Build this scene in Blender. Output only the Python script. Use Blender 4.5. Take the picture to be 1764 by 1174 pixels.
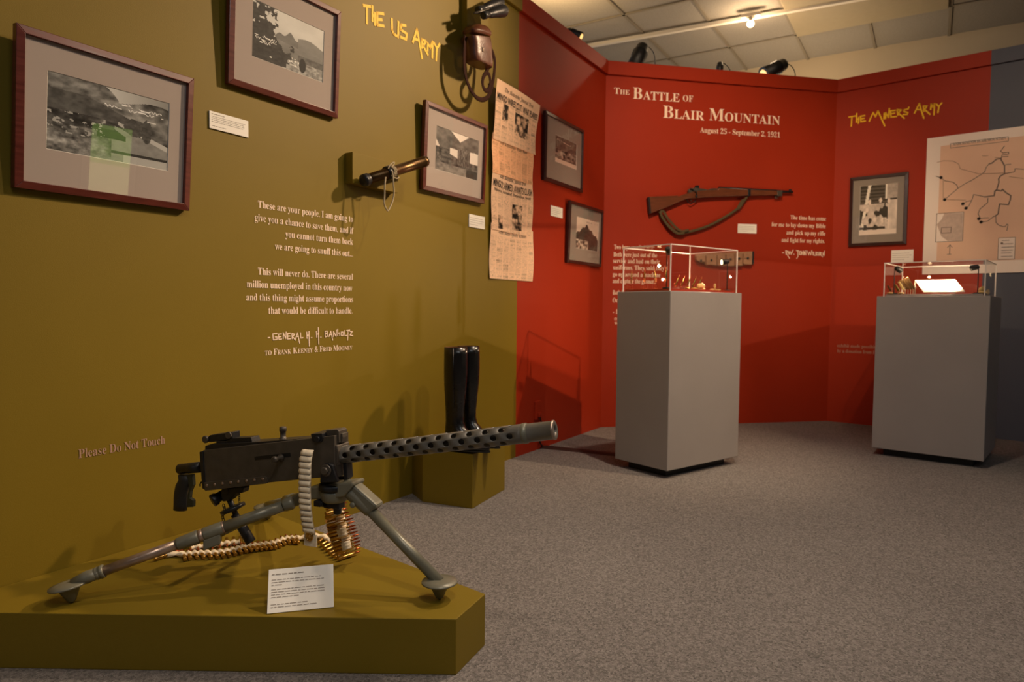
import bpy, math, random
import numpy as np
from mathutils import Vector, Matrix
random.seed(5); rng = np.random.RandomState(7)
for o in list(bpy.data.objects): bpy.data.objects.remove(o)
S = bpy.context.scene
C = S.collection
V = Vector
# ------------------------------------------------------------------ camera
EYE = V((0, 0, 0.9)); PITCH = 0.0486; ROLL = 0.0083; FPX = 1175.7
FW = V((0, math.cos(PITCH), -math.sin(PITCH))); up0 = V((0, math.sin(PITCH), math.cos(PITCH))); rt0 = V((1, 0, 0))
RT = rt0*math.cos(ROLL) + up0*math.sin(ROLL); UP = -rt0*math.sin(ROLL) + up0*math.cos(ROLL)
cam = bpy.data.cameras.new('camera'); cam.sensor_width = 36; cam.lens = FPX/1764*36
camo = bpy.data.objects.new('camera', cam); C.objects.link(camo); S.camera = camo
camo.matrix_world = Matrix(((RT.x, UP.x, -FW.x, EYE.x), (RT.y, UP.y, -FW.y, EYE.y), (RT.z, UP.z, -FW.z, EYE.z), (0, 0, 0, 1)))
cam.clip_start = 0.05
cam.dof.use_dof = True; cam.dof.focus_distance = 1.9; cam.dof.aperture_fstop = 4.5
# ------------------------------------------------------------------ world, exposure, main lights
w = bpy.data.worlds.new('world'); S.world = w; w.use_nodes = True
w.node_tree.nodes['Background'].inputs[0].default_value = (.75, .85, 1, 1); w.node_tree.nodes['Background'].inputs[1].default_value = 1.6
S.view_settings.view_transform = 'Standard'; S.view_settings.look = 'None'; S.view_settings.gamma = 1
S.view_settings.exposure = 0.12; S.view_settings.use_curve_mapping = False
WARM = (1, .71, .45); MID = (1, .79, .60)
def spot(pos, tgt, power, deg, col=WARM, blend=.6, rad=.03, name='spot_light'):
    l = bpy.data.lights.new(name, 'SPOT'); l.energy = power; l.color = col; l.spot_size = math.radians(deg); l.spot_blend = blend; l.shadow_soft_size = rad
    o = bpy.data.objects.new(name, l); C.objects.link(o); o.location = pos
    o.rotation_euler = (V(tgt)-V(pos)).to_track_quat('-Z', 'Y').to_euler(); return o
def area(pos, tgt, power, sx, sy, col, name='area_light'):
    l = bpy.data.lights.new(name, 'AREA'); l.shape = 'RECTANGLE'; l.size = sx; l.size_y = sy; l.energy = power; l.color = col
    o = bpy.data.objects.new(name, l); C.objects.link(o); o.location = pos
    o.rotation_euler = (V(tgt)-V(pos)).to_track_quat('-Z', 'Y').to_euler(); return o
spot((2.5, 3.55, 3.32), (-.92, 2.5, 1.8), 560, 60, WARM, 1, .09)        # track head washing the olive wall
spot((2.1, 1.9, 3.32), (-.5, 1.95, .3), 100, 60, MID, .8, .05)           # track head over the gun
spot((.35, .35, 3.32), (-.5, 1.85, .4), 75, 44, MID, .9, .04)           # track head in front of the gun
spot((.75, 2.1, 3.32), (1.5, 5.3, 1.75), 315, 50, WARM, 1, .03)         # track head to the title wall
spot((1.6, 1.9, 3.32), (3.3, 4.9, 1.55), 125, 54, WARM, 1, .03)           # track head to the map
spot((2.9, 2.4, 3.32), (1.15, 4.0, .9), 330, 46, WARM, 1, .03)            # track head to the nearer pedestal
spot((1.1, 2.7, 3.40), (1.0, 2.7, 0), 235, 95, MID, 1, .06)              # unseen overhead spot, added to brighten the carpet
area((1.0, -.6, 3.4), (1.0, 2.2, 0), 33, 2.4, 1.2, (.93, .97, 1))            # unseen fill light added behind the viewer for weak ambient
area((2.6, 6.4, 2.3), (2.3, 6.7, 4), 14, 1.6, .4, (1, .76, .5))       # lamps behind the partitions
area((1.2, 3.4, 2.2), (1.2, 3.6, 4), 4.5, .5, .5, MID)                  # upward area light added to stand in for bounce on the tiles
# ------------------------------------------------------------------ projection helpers (pixels of the 1764x1174 frame onto real planes)
def ray(px, py): return FW + RT*((px-882)/FPX) - UP*((py-587)/FPX)
def hz(px, py, z):
    d = ray(px, py); return EYE + d*((z-EYE.z)/d.z)
def hplane(px, py, P, n):
    d = ray(px, py); return EYE + d*((P-EYE).dot(n)/d.dot(n))
AL, AR = 1.0217, -0.6893
C1 = V((.6803, 5.1485, 0)); C2 = V((2.5746, 5.5313, 0)); AC = math.atan2(C2.y-C1.y, C2.x-C1.x)
HL, HT = 2.625, 2.724
class Wall:
    def __init__(s, P0, a):
        s.P = P0.copy(); s.d = V((math.cos(a), math.sin(a), 0)); s.n = V((s.d.y, -s.d.x, 0))
        if s.n.dot(-P0) < 0: s.n = -s.n
    def pt(s, u, z, off=0): return s.P + s.d*u + s.n*off + V((0, 0, z))
    def uz(s, px, py, off=0):
        p = hplane(px, py, s.P+s.n*off, s.n) - s.P; return p.dot(s.d), p.z
WL, WC, WR = Wall(C1, AL), Wall(C1, AC), Wall(C2, AR)
LC = (C2-C1).length
# ------------------------------------------------------------------ mesh helpers
def basis(ax):
    ax = ax.normalized(); t = V((0, 0, 1)) if abs(ax.z) < .9 else V((1, 0, 0))
    a = ax.cross(t).normalized(); return a, ax.cross(a).normalized()
class MB:
    def __init__(s): s.v = []; s.f = []; s.sm = []
    def add(s, vs, fs, smooth=False):
        b = len(s.v); s.v += [V(x) for x in vs]; s.f += [[i+b for i in f] for f in fs]; s.sm += [smooth]*len(fs); return s
    def box(s, c, size, X=None, Y=None, Z=None):
        X = X or V((1, 0, 0)); Y = Y or V((0, 1, 0)); Z = Z or V((0, 0, 1)); c = V(c); hx, hy, hz_ = [k/2 for k in size]
        vs = [c+X*(hx*i)+Y*(hy*j)+Z*(hz_*k) for k in (-1, 1) for j in (-1, 1) for i in (-1, 1)]
        return s.add(vs, [[0, 2, 3, 1], [4, 5, 7, 6], [0, 1, 5, 4], [2, 6, 7, 3], [0, 4, 6, 2], [1, 3, 7, 5]])
    def prism(s, pts, vec, smooth=False):
        n = len(pts); vec = V(vec); pts = [V(p) for p in pts]
        return s.add(pts+[p+vec for p in pts], [list(range(n))[::-1], list(range(n, 2*n))]+[[i, (i+1) % n, n+(i+1) % n, n+i] for i in range(n)], smooth)
    def lathe(s, p, ax, prof, n=20, cap=True, A=None, B=None, ex=1):
        p = V(p); ax = V(ax).normalized(); a, b = (A, B) if A else basis(ax); b0 = len(s.v)
        for h, r in prof:
            for i in range(n):
                t = 2*math.pi*i/n; s.v.append(p+ax*h+a*(r*math.cos(t))+b*(r*math.sin(t)*ex))
        for k in range(len(prof)-1):
            for i in range(n):
                j = (i+1) % n; s.f.append([b0+k*n+i, b0+k*n+j, b0+(k+1)*n+j, b0+(k+1)*n+i]); s.sm.append(True)
        if cap:
            s.f.append([b0+i for i in range(n)][::-1]); s.sm.append(False)
            k = len(prof)-1; s.f.append([b0+k*n+i for i in range(n)]); s.sm.append(False)
        return s
    def cyl(s, p, q, r, r2=None, n=16):
        p = V(p); q = V(q); return s.lathe(p, q-p, [(0, r), ((q-p).length, r if r2 is None else r2)], n)
    def tube(s, pts, r, n=8, flat=1, nrm=None):
        pts = [V(p) for p in pts]; m = len(pts); b0 = len(s.v)
        a = None
        for k in range(m):
            t = (pts[min(k+1, m-1)]-pts[max(k-1, 0)]).normalized()
            if nrm is not None: a = (V(nrm)-t*V(nrm).dot(t)).normalized()
            elif a is None: a = basis(t)[0]
            else: a = (a-t*a.dot(t)).normalized()
            b = t.cross(a); rr = r[k] if isinstance(r, (list, tuple)) else r
            for i in range(n):
                th = 2*math.pi*i/n; s.v.append(pts[k]+a*(rr*flat*math.cos(th))+b*(rr*math.sin(th)))
        for k in range(m-1):
            for i in range(n):
                j = (i+1) % n; s.f.append([b0+k*n+i, b0+k*n+j, b0+(k+1)*n+j, b0+(k+1)*n+i]); s.sm.append(True)
        s.f.append([b0+i for i in range(n)][::-1]); s.f.append([b0+(m-1)*n+i for i in range(n)]); s.sm += [False, False]
        return s
    def ball(s, c, r, n=12, sc=(1, 1, 1)):
        pr = [(-math.cos(math.pi*k/8), max(1e-4, math.sin(math.pi*k/8))) for k in range(9)]; b0 = len(s.v)
        s.lathe((0, 0, 0), (0, 0, 1), [(h*r, q*r) for h, q in pr], n)
        for i in range(b0, len(s.v)):
            v = s.v[i]; s.v[i] = V(c)+V((v.x*sc[0], v.y*sc[1], v.z*sc[2]))
        return s
    def rings(s, rs, cap=True, smooth=True):
        b0 = len(s.v); n = len(rs[0])
        for r in rs: s.v += [V(p) for p in r]
        for k in range(len(rs)-1):
            for i in range(n):
                j = (i+1) % n; s.f.append([b0+k*n+i, b0+k*n+j, b0+(k+1)*n+j, b0+(k+1)*n+i]); s.sm.append(smooth)
        if cap:
            s.f.append([b0+i for i in range(n)][::-1]); k = len(rs)-1; s.f.append([b0+k*n+i for i in range(n)]); s.sm += [False, False]
        return s
    def build(s, name, mat, parent=None, bevel=0, label=None):
        me = bpy.data.meshes.new(name); o = bpy.data.objects.new(name, me); C.objects.link(o)
        org = root_loc(parent)
        me.from_pydata([tuple(v-org) for v in s.v], [], s.f); me.polygons.foreach_set('use_smooth', s.sm); me.update()
        me.materials.append(mat)
        if parent: o.parent = parent
        if bevel:
            m = o.modifiers.new('bevel', 'BEVEL'); m.width = bevel; m.segments = 2; m.limit_method = 'ANGLE'; m.angle_limit = math.radians(40)
        if label: o['label'] = label
        return o
def root_loc(p):
    t = V((0, 0, 0))
    while p: t = t+p.location; p = p.parent
    return t
def thing(name, loc, label, cat, group=None):
    o = bpy.data.objects.new(name, None); C.objects.link(o); o.location = loc; o.empty_display_size = .05
    o['label'] = label; o['category'] = cat
    if group: o['group'] = group
    return o
def tag(o, label, cat, group=None):
    o['label'] = label; o['category'] = cat
    if group: o['group'] = group
    return o
def struct(o): o['kind'] = 'structure'; return o
# ------------------------------------------------------------------ materials
def srgb(r, g, b):
    f = lambda c: (c/255/12.92) if c/255 <= .04045 else ((c/255+.055)/1.055)**2.4
    return (f(r), f(g), f(b), 1)
MC = {}
def mat(name, col, rough=.6, metal=0, noise=0, scale=20, bump=0, bscale=200, spec=.5, emit=None, coat=0, stretch=None):
    if name in MC: return MC[name]
    m = bpy.data.materials.new(name); m.use_nodes = True; nt = m.node_tree; N = nt.nodes; L = nt.links; b = N['Principled BSDF']
    c = srgb(*col); b.inputs['Base Color'].default_value = c; b.inputs['Roughness'].default_value = rough; b.inputs['Metallic'].default_value = metal
    b.inputs['Specular IOR Level'].default_value = spec; b.inputs['Coat Weight'].default_value = coat
    tc = N.new('ShaderNodeTexCoord'); mp = N.new('ShaderNodeMapping'); L.new(tc.outputs['Object'], mp.inputs[0])
    if stretch: mp.inputs['Scale'].default_value = stretch
    if noise:
        t = N.new('ShaderNodeTexNoise'); t.inputs['Scale'].default_value = scale; t.inputs['Detail'].default_value = 5; L.new(mp.outputs[0], t.inputs[0])
        r = N.new('ShaderNodeMapRange'); r.inputs['From Min'].default_value = .25; r.inputs['From Max'].default_value = .75; r.inputs['To Min'].default_value = 1-noise; r.inputs['To Max'].default_value = 1+noise
        L.new(t.outputs[0], r.inputs[0]); mx = N.new('ShaderNodeVectorMath'); mx.operation = 'SCALE'; mx.inputs[0].default_value = c[:3]; L.new(r.outputs[0], mx.inputs['Scale']); L.new(mx.outputs[0], b.inputs['Base Color'])
        rr = N.new('ShaderNodeMapRange'); rr.inputs['To Min'].default_value = max(.03, rough-noise*.3); rr.inputs['To Max'].default_value = min(1, rough+noise*.3); L.new(t.outputs[0], rr.inputs[0]); L.new(rr.outputs[0], b.inputs['Roughness'])
    if bump:
        t2 = N.new('ShaderNodeTexNoise'); t2.inputs['Scale'].default_value = bscale; t2.inputs['Detail'].default_value = 3; L.new(mp.outputs[0], t2.inputs[0])
        bp = N.new('ShaderNodeBump'); bp.inputs['Strength'].default_value = bump; bp.inputs['Distance'].default_value = .002; L.new(t2.outputs[0], bp.inputs['Height']); L.new(bp.outputs[0], b.inputs['Normal'])
    if emit: b.inputs['Emission Color'].default_value = srgb(*emit[0]); b.inputs['Emission Strength'].default_value = emit[1]
    MC[name] = m; return m
OLIVE = (125, 104, 25); REDC = (160, 45, 17); GREY = (88, 92, 104)
def wallmat(name, u0, ca, cb):
    """Paint that changes colour at the wall's own coordinate u0 (object X)."""
    m = mat(name, ca, .55, noise=.04, scale=3, bump=.12, bscale=350, spec=.25); nt = m.node_tree; N = nt.nodes; L = nt.links
    tc = N.new('ShaderNodeTexCoord'); sp = N.new('ShaderNodeSeparateXYZ'); L.new(tc.outputs['Object'], sp.inputs[0])
    g = N.new('ShaderNodeMath'); g.operation = 'GREATER_THAN'; g.inputs[1].default_value = u0; L.new(sp.outputs[0], g.inputs[0])
    mx = N.new('ShaderNodeMix'); mx.data_type = 'RGBA'; mx.inputs[6].default_value = srgb(*ca); mx.inputs[7].default_value = srgb(*cb); L.new(g.outputs[0], mx.inputs[0])
    for l in list(N['Principled BSDF'].inputs['Base Color'].links): sc = l.from_node
    L.new(mx.outputs[2], sc.inputs[0]); return m
M_olive = mat('olive_paint', OLIVE, .55, noise=.04, scale=3, bump=.12, bscale=350, spec=.25)
M_red = mat('red_paint', REDC, .55, noise=.04, scale=3, bump=.12, bscale=350, spec=.25)
M_left = wallmat('olive_and_red_paint', -1.252, OLIVE, REDC)
M_right = wallmat('red_and_grey_paint', 1.010, REDC, GREY)
M_cream = mat('cream_wall_paint', (205, 185, 150), .8, noise=.05, scale=2)
M_ped = mat('pedestal_grey_paint', (152, 145, 141), .5, noise=.04, scale=4, bump=.1)
M_black = mat('black_paint', (16, 16, 16), .5, noise=.1)
M_tile = mat('ceiling_tile_fibre', (150, 142, 128), .95, noise=.16, scale=90, bump=.8, bscale=250)
M_grid = mat('ceiling_grid_metal', (132, 122, 104), .6)
M_track = mat('white_track_enamel', (225, 215, 195), .5)
M_diff = mat('ribbed_light_panel', (165, 150, 120), .5, noise=.03)
M_white = mat('cream_lettering', (252, 226, 200), .6)
M_white2 = mat('pale_lettering', (178, 140, 118), .6)
M_yel = mat('yellow_lettering', (250, 200, 20), .6)
M_frame = mat('mahogany_frame_wood', (96, 38, 26), .35, noise=.3, scale=12, stretch=(1, 1, 8), coat=.3)
M_frame2 = mat('dark_walnut_frame_wood', (52, 26, 22), .35, noise=.25, scale=12, coat=.3)
M_mat = mat('taupe_mat_board', (186, 172, 162), .9)
M_mat2 = mat('grey_mat_board', (150, 140, 130), .9)
M_bevel = mat('white_mat_bevel', (225, 220, 210), .8)
M_card = mat('white_card', (250, 246, 236), .7)
M_ink = mat('grey_print', (150, 140, 130), .9)
M_dark = mat('black_print', (45, 38, 34), .9)
M_steel = mat('blued_steel', (80, 73, 64), .42, metal=.2, noise=.22, scale=30, bump=.05)
M_black_steel = mat('black_steel', (40, 40, 42), .38, metal=.3, noise=.2, scale=30)
M_park = mat('parkerised_grey_green', (122, 120, 104), .36, metal=.2, noise=.14, scale=25, bump=.05)
M_park2 = mat('grey_barrel_steel', (112, 108, 100), .36, metal=.2, noise=.12, scale=25, bump=.05)
M_bare = mat('worn_bare_steel', (170, 148, 132), .3, metal=.6, noise=.35, scale=18)
M_brass = mat('brass', (205, 165, 92), .25, metal=1, noise=.2, scale=60)
M_copper = mat('copper_bullet', (200, 110, 70), .28, metal=1, noise=.15, scale=60)
M_cloth = mat('cream_webbing', (244, 228, 198), .9, noise=.1, scale=120, bump=.5, bscale=600)
M_leather = mat('brown_leather', (92, 52, 34), .35, noise=.35, scale=25, bump=.4, bscale=120)
M_strap = mat('dark_leather_strap', (50, 24, 15), .8, noise=.2, scale=30, spec=.12)
M_boot = mat('black_boot_leather', (14, 13, 14), .28, noise=.3, scale=14, bump=.6, bscale=40, coat=.3)
M_tan = mat('tan_boot_lining', (120, 76, 44), .7)
M_wood = mat('rifle_walnut', (104, 54, 28), .4, noise=.3, scale=14, stretch=(1, 1, 6), coat=.2)
M_sling = mat('olive_webbing_sling', (84, 68, 40), .8, noise=.2, scale=60)
M_canvas = mat('tan_canvas', (168, 126, 96), .9, noise=.15, scale=60, bump=.4)
M_cord = mat('grey_string', (175, 160, 130), .9)
M_oldbrass = mat('aged_brass', (96, 72, 44), .32, metal=.85, noise=.35, scale=20)
M_mapw = mat('map_white_border', (250, 236, 224), .7)
M_mapp = mat('map_peach_paper', (240, 202, 174), .75, noise=.03, scale=4)
M_mapg = mat('map_grey_line', (134, 118, 108), .8)
M_mapl = mat('map_light_line', (186, 150, 126), .8)
M_maps = mat('map_inset_grey', (205, 184, 170), .8, noise=.12, scale=40)
def glassy(name, tint=(1, 1, 1), ior=1.5, rough=0.0):
    m = bpy.data.materials.new(name); m.use_nodes = True; nt = m.node_tree; N = nt.nodes; L = nt.links; N.remove(N['Principled BSDF'])
    out = N['Material Output']; t = N.new('ShaderNodeBsdfTransparent'); t.inputs[0].default_value = (*tint, 1); g = N.new('ShaderNodeBsdfGlossy'); g.inputs['Roughness'].default_value = rough
    lw = N.new('ShaderNodeLayerWeight'); lw.inputs[0].default_value = .5; pw_ = N.new('ShaderNodeMath'); pw_.operation = 'POWER'; pw_.inputs[1].default_value = 5; L.new(lw.outputs['Facing'], pw_.inputs[0])
    f0 = ((ior-1)/(ior+1))**2*1.8; f = N.new('ShaderNodeMath'); f.operation = 'MULTIPLY_ADD'; f.inputs[1].default_value = 1-f0; f.inputs[2].default_value = f0; L.new(pw_.outputs[0], f.inputs[0]); mx = N.new('ShaderNodeMixShader')
    L.new(f.outputs[0], mx.inputs[0]); L.new(t.outputs[0], mx.inputs[1]); L.new(g.outputs[0], mx.inputs[2]); L.new(mx.outputs[0], out.inputs[0]); return m
M_glass = glassy('picture_glass', ior=1.6); M_acr = glassy('clear_acrylic', (.985, .98, .985), ior=1.42, rough=.01)
M_edge = mat('frosted_acrylic_edge', (235, 225, 215), .35)
def vcmat(name, rough=.6, spec=.3):
    m = bpy.data.materials.new(name); m.use_nodes = True; N = m.node_tree.nodes; a = N.new('ShaderNodeAttribute'); a.attribute_name = 'ink'
    b = N['Principled BSDF']; b.inputs['Roughness'].default_value = rough; b.inputs['Specular IOR Level'].default_value = spec; m.node_tree.links.new(a.outputs[0], b.inputs['Base Color']); return m
M_print = vcmat('black_and_white_print'); M_news = vcmat('newsprint', .8)
# carpet
def carpet():
    m = bpy.data.materials.new('grey_loop_carpet'); m.use_nodes = True; nt = m.node_tree; N = nt.nodes; L = nt.links; b = N['Principled BSDF']; b.inputs['Roughness'].default_value = 1; b.inputs['Specular IOR Level'].default_value = .1
    tc = N.new('ShaderNodeTexCoord'); v = N.new('ShaderNodeTexVoronoi'); v.inputs['Scale'].default_value = 170; L.new(tc.outputs['Object'], v.inputs[0])
    n2 = N.new('ShaderNodeTexNoise'); n2.inputs['Scale'].default_value = 300; n2.inputs['Detail'].default_value = 3; L.new(tc.outputs['Object'], n2.inputs[0])
    n3 = N.new('ShaderNodeTexNoise'); n3.inputs['Scale'].default_value = 1.2; L.new(tc.outputs['Object'], n3.inputs[0])
    a = N.new('ShaderNodeMix'); a.data_type = 'RGBA'; a.inputs[6].default_value = srgb(66, 63, 61); a.inputs[7].default_value = srgb(172, 164, 158)
    ad = N.new('ShaderNodeMath'); ad.operation = 'MULTIPLY_ADD'; ad.inputs[1].default_value = .6; ad.inputs[2].default_value = 0; L.new(v.outputs['Color'], ad.inputs[0])
    a2 = N.new('ShaderNodeMath'); a2.operation = 'MULTIPLY_ADD'; a2.inputs[1].default_value = .9; L.new(n2.outputs[0], a2.inputs[0]); L.new(ad.outputs[0], a2.inputs[2])
    a3 = N.new('ShaderNodeMath'); a3.operation = 'MULTIPLY_ADD'; a3.inputs[1].default_value = .25; L.new(n3.outputs[0], a3.inputs[0]); L.new(a2.outputs[0], a3.inputs[2])
    s = N.new('ShaderNodeMath'); s.operation = 'SUBTRACT'; s.inputs[1].default_value = .35; s.use_clamp = True; L.new(a3.outputs[0], s.inputs[0]); L.new(s.outputs[0], a.inputs[0]); L.new(a.outputs[2], b.inputs['Base Color'])
    bp = N.new('ShaderNodeBump'); bp.inputs['Strength'].default_value = .9; bp.inputs['Distance'].default_value = .006; L.new(a2.outputs[0], bp.inputs['Height']); L.new(bp.outputs[0], b.inputs['Normal']); return m
M_carpet = carpet()
# ------------------------------------------------------------------ structure
fl = MB().box((1, 2, -.05), (16, 16, .1)).build('floor', M_carpet); struct(fl)
def wall_panel(name, W, u0, u1, m, z1=HT, zl=HL, thick=.1):
    """wall body in its own coordinates (object X runs along the wall) + the projecting top board"""
    r = MB().box(((u0+u1)/2, thick/2, z1/2), (u1-u0, thick, z1))
    me_o = r.build(name, m); me_o.matrix_world = Matrix(((W.d.x, -W.n.x, 0, W.P.x), (W.d.y, -W.n.y, 0, W.P.y), (0, 0, 1, 0), (0, 0, 0, 1)))
    struct(me_o)
    b = MB().box(((u0+u1)/2, -.011, (zl+z1)/2+.004), (u1-u0, .022, z1-zl)).build('top_board', m); b.parent = me_o; b.modifiers.new('b', 'BEVEL').width = .002
    return me_o
wl = wall_panel('wall_left', WL, -7.5, -.0, M_left)
wc = wall_panel('wall_back', WC, 0, LC, M_red)
wr = wall_panel('wall_right', WR, 0, 3.62, M_right)
D = WL.d; Nn = V((D.y, -D.x, 0))       # ceiling axes: along D, across Nn
HC = 3.467
def cp(al, pe, z=HC): return D*al + Nn*pe + V((0, 0, z))
ceil = MB().box(cp(1.5, .5, HC+.11), (14.0, 14.0, .1), D, Nn).build('ceiling', M_tile); struct(ceil)
KS = (HC-.9)/2.4
pl = [-2.22*KS+.6096*k for k in range(-5, 11)]
al = [6.93-1.2192*k for k in range(-1, 7)]
g = MB()
for p in pl: g.box(cp((al[0]+al[-1])/2, p, HC), (abs(al[0]-al[-1]), .024, .006), D, Nn); g.box(cp((al[0]+al[-1])/2, p, HC+.02), (abs(al[0]-al[-1]), .003, .04), D, Nn)
for a in al: g.box(cp(a, (pl[0]+pl[-1])/2, HC), (.024, pl[-1]-pl[0], .006), D, Nn); g.box(cp(a, (pl[0]+pl[-1])/2, HC+.02), (.003, pl[-1]-pl[0], .04), D, Nn)
g.build('ceiling_grid', M_grid, ceil)
tm = None
for i in range(len(pl)-1):
    for j in range(len(al)-1):
        if (i in (7, 8)) and j == 1: continue
        c = cp((al[j]+al[j+1])/2, (pl[i]+pl[i+1])/2, HC+.016+random.uniform(0, .003))
        if tm is None:
            o = MB().box((0, 0, 0), (1.2, .592, .02), D, Nn).build('ceiling_tile', M_tile, ceil); tm = o.data
        else:
            o = bpy.data.objects.new('ceiling_tile', tm); C.objects.link(o); o.parent = ceil
        o.location = c
pn = MB(); c0 = cp((al[1]+al[2])/2, pl[8], HC-.012); pn.box(c0, (1.19, 1.19, .03), D, Nn); pn.build('light_panel', M_diff, ceil, .008)
cw = MB().box(cp(7.66+.05, .5, 1.75), (.1, 14, 3.6), D, Nn).build('wall_far', M_cream); struct(cw)
# room around and behind the viewer, with the garden doorway that the picture glass mirrors
Mw2 = mat('warm_grey_wall_paint', (120, 108, 100), .8, noise=.05, scale=2)
DX0, DX1 = -2.0, 6.0
M_grass = mat('lawn_grass', (120, 150, 40), .9, noise=.5, scale=6)
M_path = mat('pale_path', (170, 160, 100), .9, noise=.1, scale=3)
RZ = V((6.6, 0, 0))
# reflected ray through the first frame
def refl(px, py, tilt):
    n = (WL.n*math.cos(tilt) - V((0, 0, 1))*math.sin(tilt)).normalized(); P = hplane(px, py, WL.P+WL.n*.02, WL.n); d = (P-EYE).normalized(); return P, d-n*2*d.dot(n)
TILT1 = .085
P0, r0 = refl(176, 245, TILT1)
XB = 5.4
tt = (XB-P0.x)/r0.x; DC = P0+r0*tt
def door_pt(px, py):
    P, r = refl(px, py, TILT1); t = (XB-P.x)/r.x; return P+r*t
dA, dB = door_pt(153, 250), door_pt(199, 250); dT = door_pt(176, 214)
y0, y1 = sorted((dA.y, dB.y)); zt = dT.z
print('door', y0, y1, zt, r0)
zt = max(1.2, min(zt, 2.6)); y1 += .14
RY0, RY1 = -5.5, 6.2
ws = MB(); ws.box((XB+.05, (RY0+y0)/2, 1.8), (.1, y0-RY0, 3.6)); ws.box((XB+.05, (y1+RY1)/2, 1.8), (.1, RY1-y1, 3.6)); ws.box((XB+.05, (y0+y1)/2, (zt+3.6)/2), (.1, y1-y0, 3.6-zt))
struct(ws.build('wall_side', Mw2)); struct(MB().box((0, RY0, 1.8), (14, .1, 3.6)).build('wall_behind', Mw2)); struct(MB().box((-6, 0, 1.8), (.1, 14, 3.6)).build('wall_far_left', Mw2))
for s_, yy in ((-1, y0), (1, y1)): pass
dm = MB(); dm.box((XB-.01, y0-.03, zt/2), (.06, .06, zt)); dm.box((XB-.01, y1+.03, zt/2), (.06, .06, zt)); dm.box((XB-.01, (y0+y1)/2, zt+.03), (.06, y1-y0+.12, .06)); struct(dm.build('door_frame', mat('white_door_trim', (210, 200, 185), .5)))
yard = MB().prism([V((XB+.5, y0-8, -.02)), V((XB+.5, y1+8, -.02)), V((XB+18, y1+8, 3.2)), V((XB+18, y0-8, 3.2))], (0, 0, -.1)).build('ground', M_grass); struct(yard)
sl = 3.22/17.5
struct(MB().prism([V((XB+5.6, y0-2, 5.1*sl)), V((XB+5.6, y1+2, 5.1*sl)), V((XB+9.4, y1+2, 8.9*sl)), V((XB+9.4, y0-2, 8.9*sl))], (0, 0, .03)).build('ground_path', M_path))
sun = bpy.data.lights.new('sun', 'SUN'); sun.energy = 9; sun.color = (1, .97, .85); sun.angle = .02; so = bpy.data.objects.new('sun', sun); C.objects.link(so); so.location = (12, -4, 10); so.rotation_euler = V((.25, -1, -.9)).to_track_quat('-Z', 'Y').to_euler()
# ------------------------------------------------------------------ lettering
def mserif(s):
    o = ''
    for ch in s:
        if 'A' <= ch <= 'Z': o += chr(0x1D400+ord(ch)-65)
        elif 'a' <= ch <= 'z': o += chr(0x1D41A+ord(ch)-97)
        elif '0' <= ch <= '9': o += chr(0x1D7CE+ord(ch)-48)
        else: o += ch
    return o
def mfrak(s):
    ex = {'C': 0x212D, 'H': 0x210C, 'I': 0x2111, 'R': 0x211C, 'Z': 0x2128}; o = ''
    for ch in s:
        if ch in ex: o += chr(ex[ch])
        elif 'A' <= ch <= 'Z': o += chr(0x1D504+ord(ch)-65)
        elif 'a' <= ch <= 'z': o += chr(0x1D51E+ord(ch)-97)
        else: o += ch
    return o
DG = None
def textgeo(s, off=0):
    """2-D triangles of a string, cap height about 0.7"""
    cu = bpy.data.curves.new('t', 'FONT'); cu.body = s; cu.size = 1; cu.resolution_u = 3; cu.offset = off
    o = bpy.data.objects.new('t', cu); C.objects.link(o)
    dg = bpy.context.evaluated_depsgraph_get(); dg.update(); me = bpy.data.meshes.new_from_object(o.evaluated_get(dg))
    vs = [(v.co.x, v.co.y) for v in me.vertices]; fs = [list(p.vertices) for p in me.polygons]
    bpy.data.objects.remove(o); bpy.data.curves.remove(cu); bpy.data.meshes.remove(me); return vs, fs
def text2d(mb, s, x0, x1, yb, cap, place, conv=mserif, caps=False, off=-.002):
    """lay a string so that it spans x0..x1 with its baseline at yb"""
    if caps:
        vs, fs, x = [], [], 0
        for wd in s.split(' '):
            for part, k in ((wd[0], 1), (wd[1:], .74)):
                if not part: continue
                k = .74 if wd == wd.lower() and wd.isalpha() else k
                a, f = textgeo(conv(part.upper()), off)
                mn = min(p[0] for p in a); mxx = max(p[0] for p in a); b = len(vs)
                vs += [((p[0]-mn)*k+x, p[1]*k) for p in a]; fs += [[i+b for i in q] for q in f]; x += (mxx-mn)*k+.05
            x += .24
    else: vs, fs = textgeo(conv(s), off)
    mn = min(p[0] for p in vs); mxx = max(p[0] for p in vs); kx = (x1-x0)/(mxx-mn); ky = cap/.69
    mb.add([place(x0+(p[0]-mn)*kx, yb+p[1]*ky) for p in vs], fs)
def wtext(W, name, lines, m, parent, label, off=.0015, conv=mserif):
    mb = MB()
    for L_ in lines:
        s, p0, p1, cap = L_[:4]; caps = len(L_) > 4 and L_[4]
        u0, z0 = W.uz(*p0); u1, z1 = W.uz(*p1); text2d(mb, s, u0, u1, (z0+z1)/2, cap, lambda x, y: W.pt(x, y, off), conv, caps)
    o = mb.build(name, m); o.parent = parent; o.matrix_parent_inverse = parent.matrix_world.inverted(); o['label'] = label; return o
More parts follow.
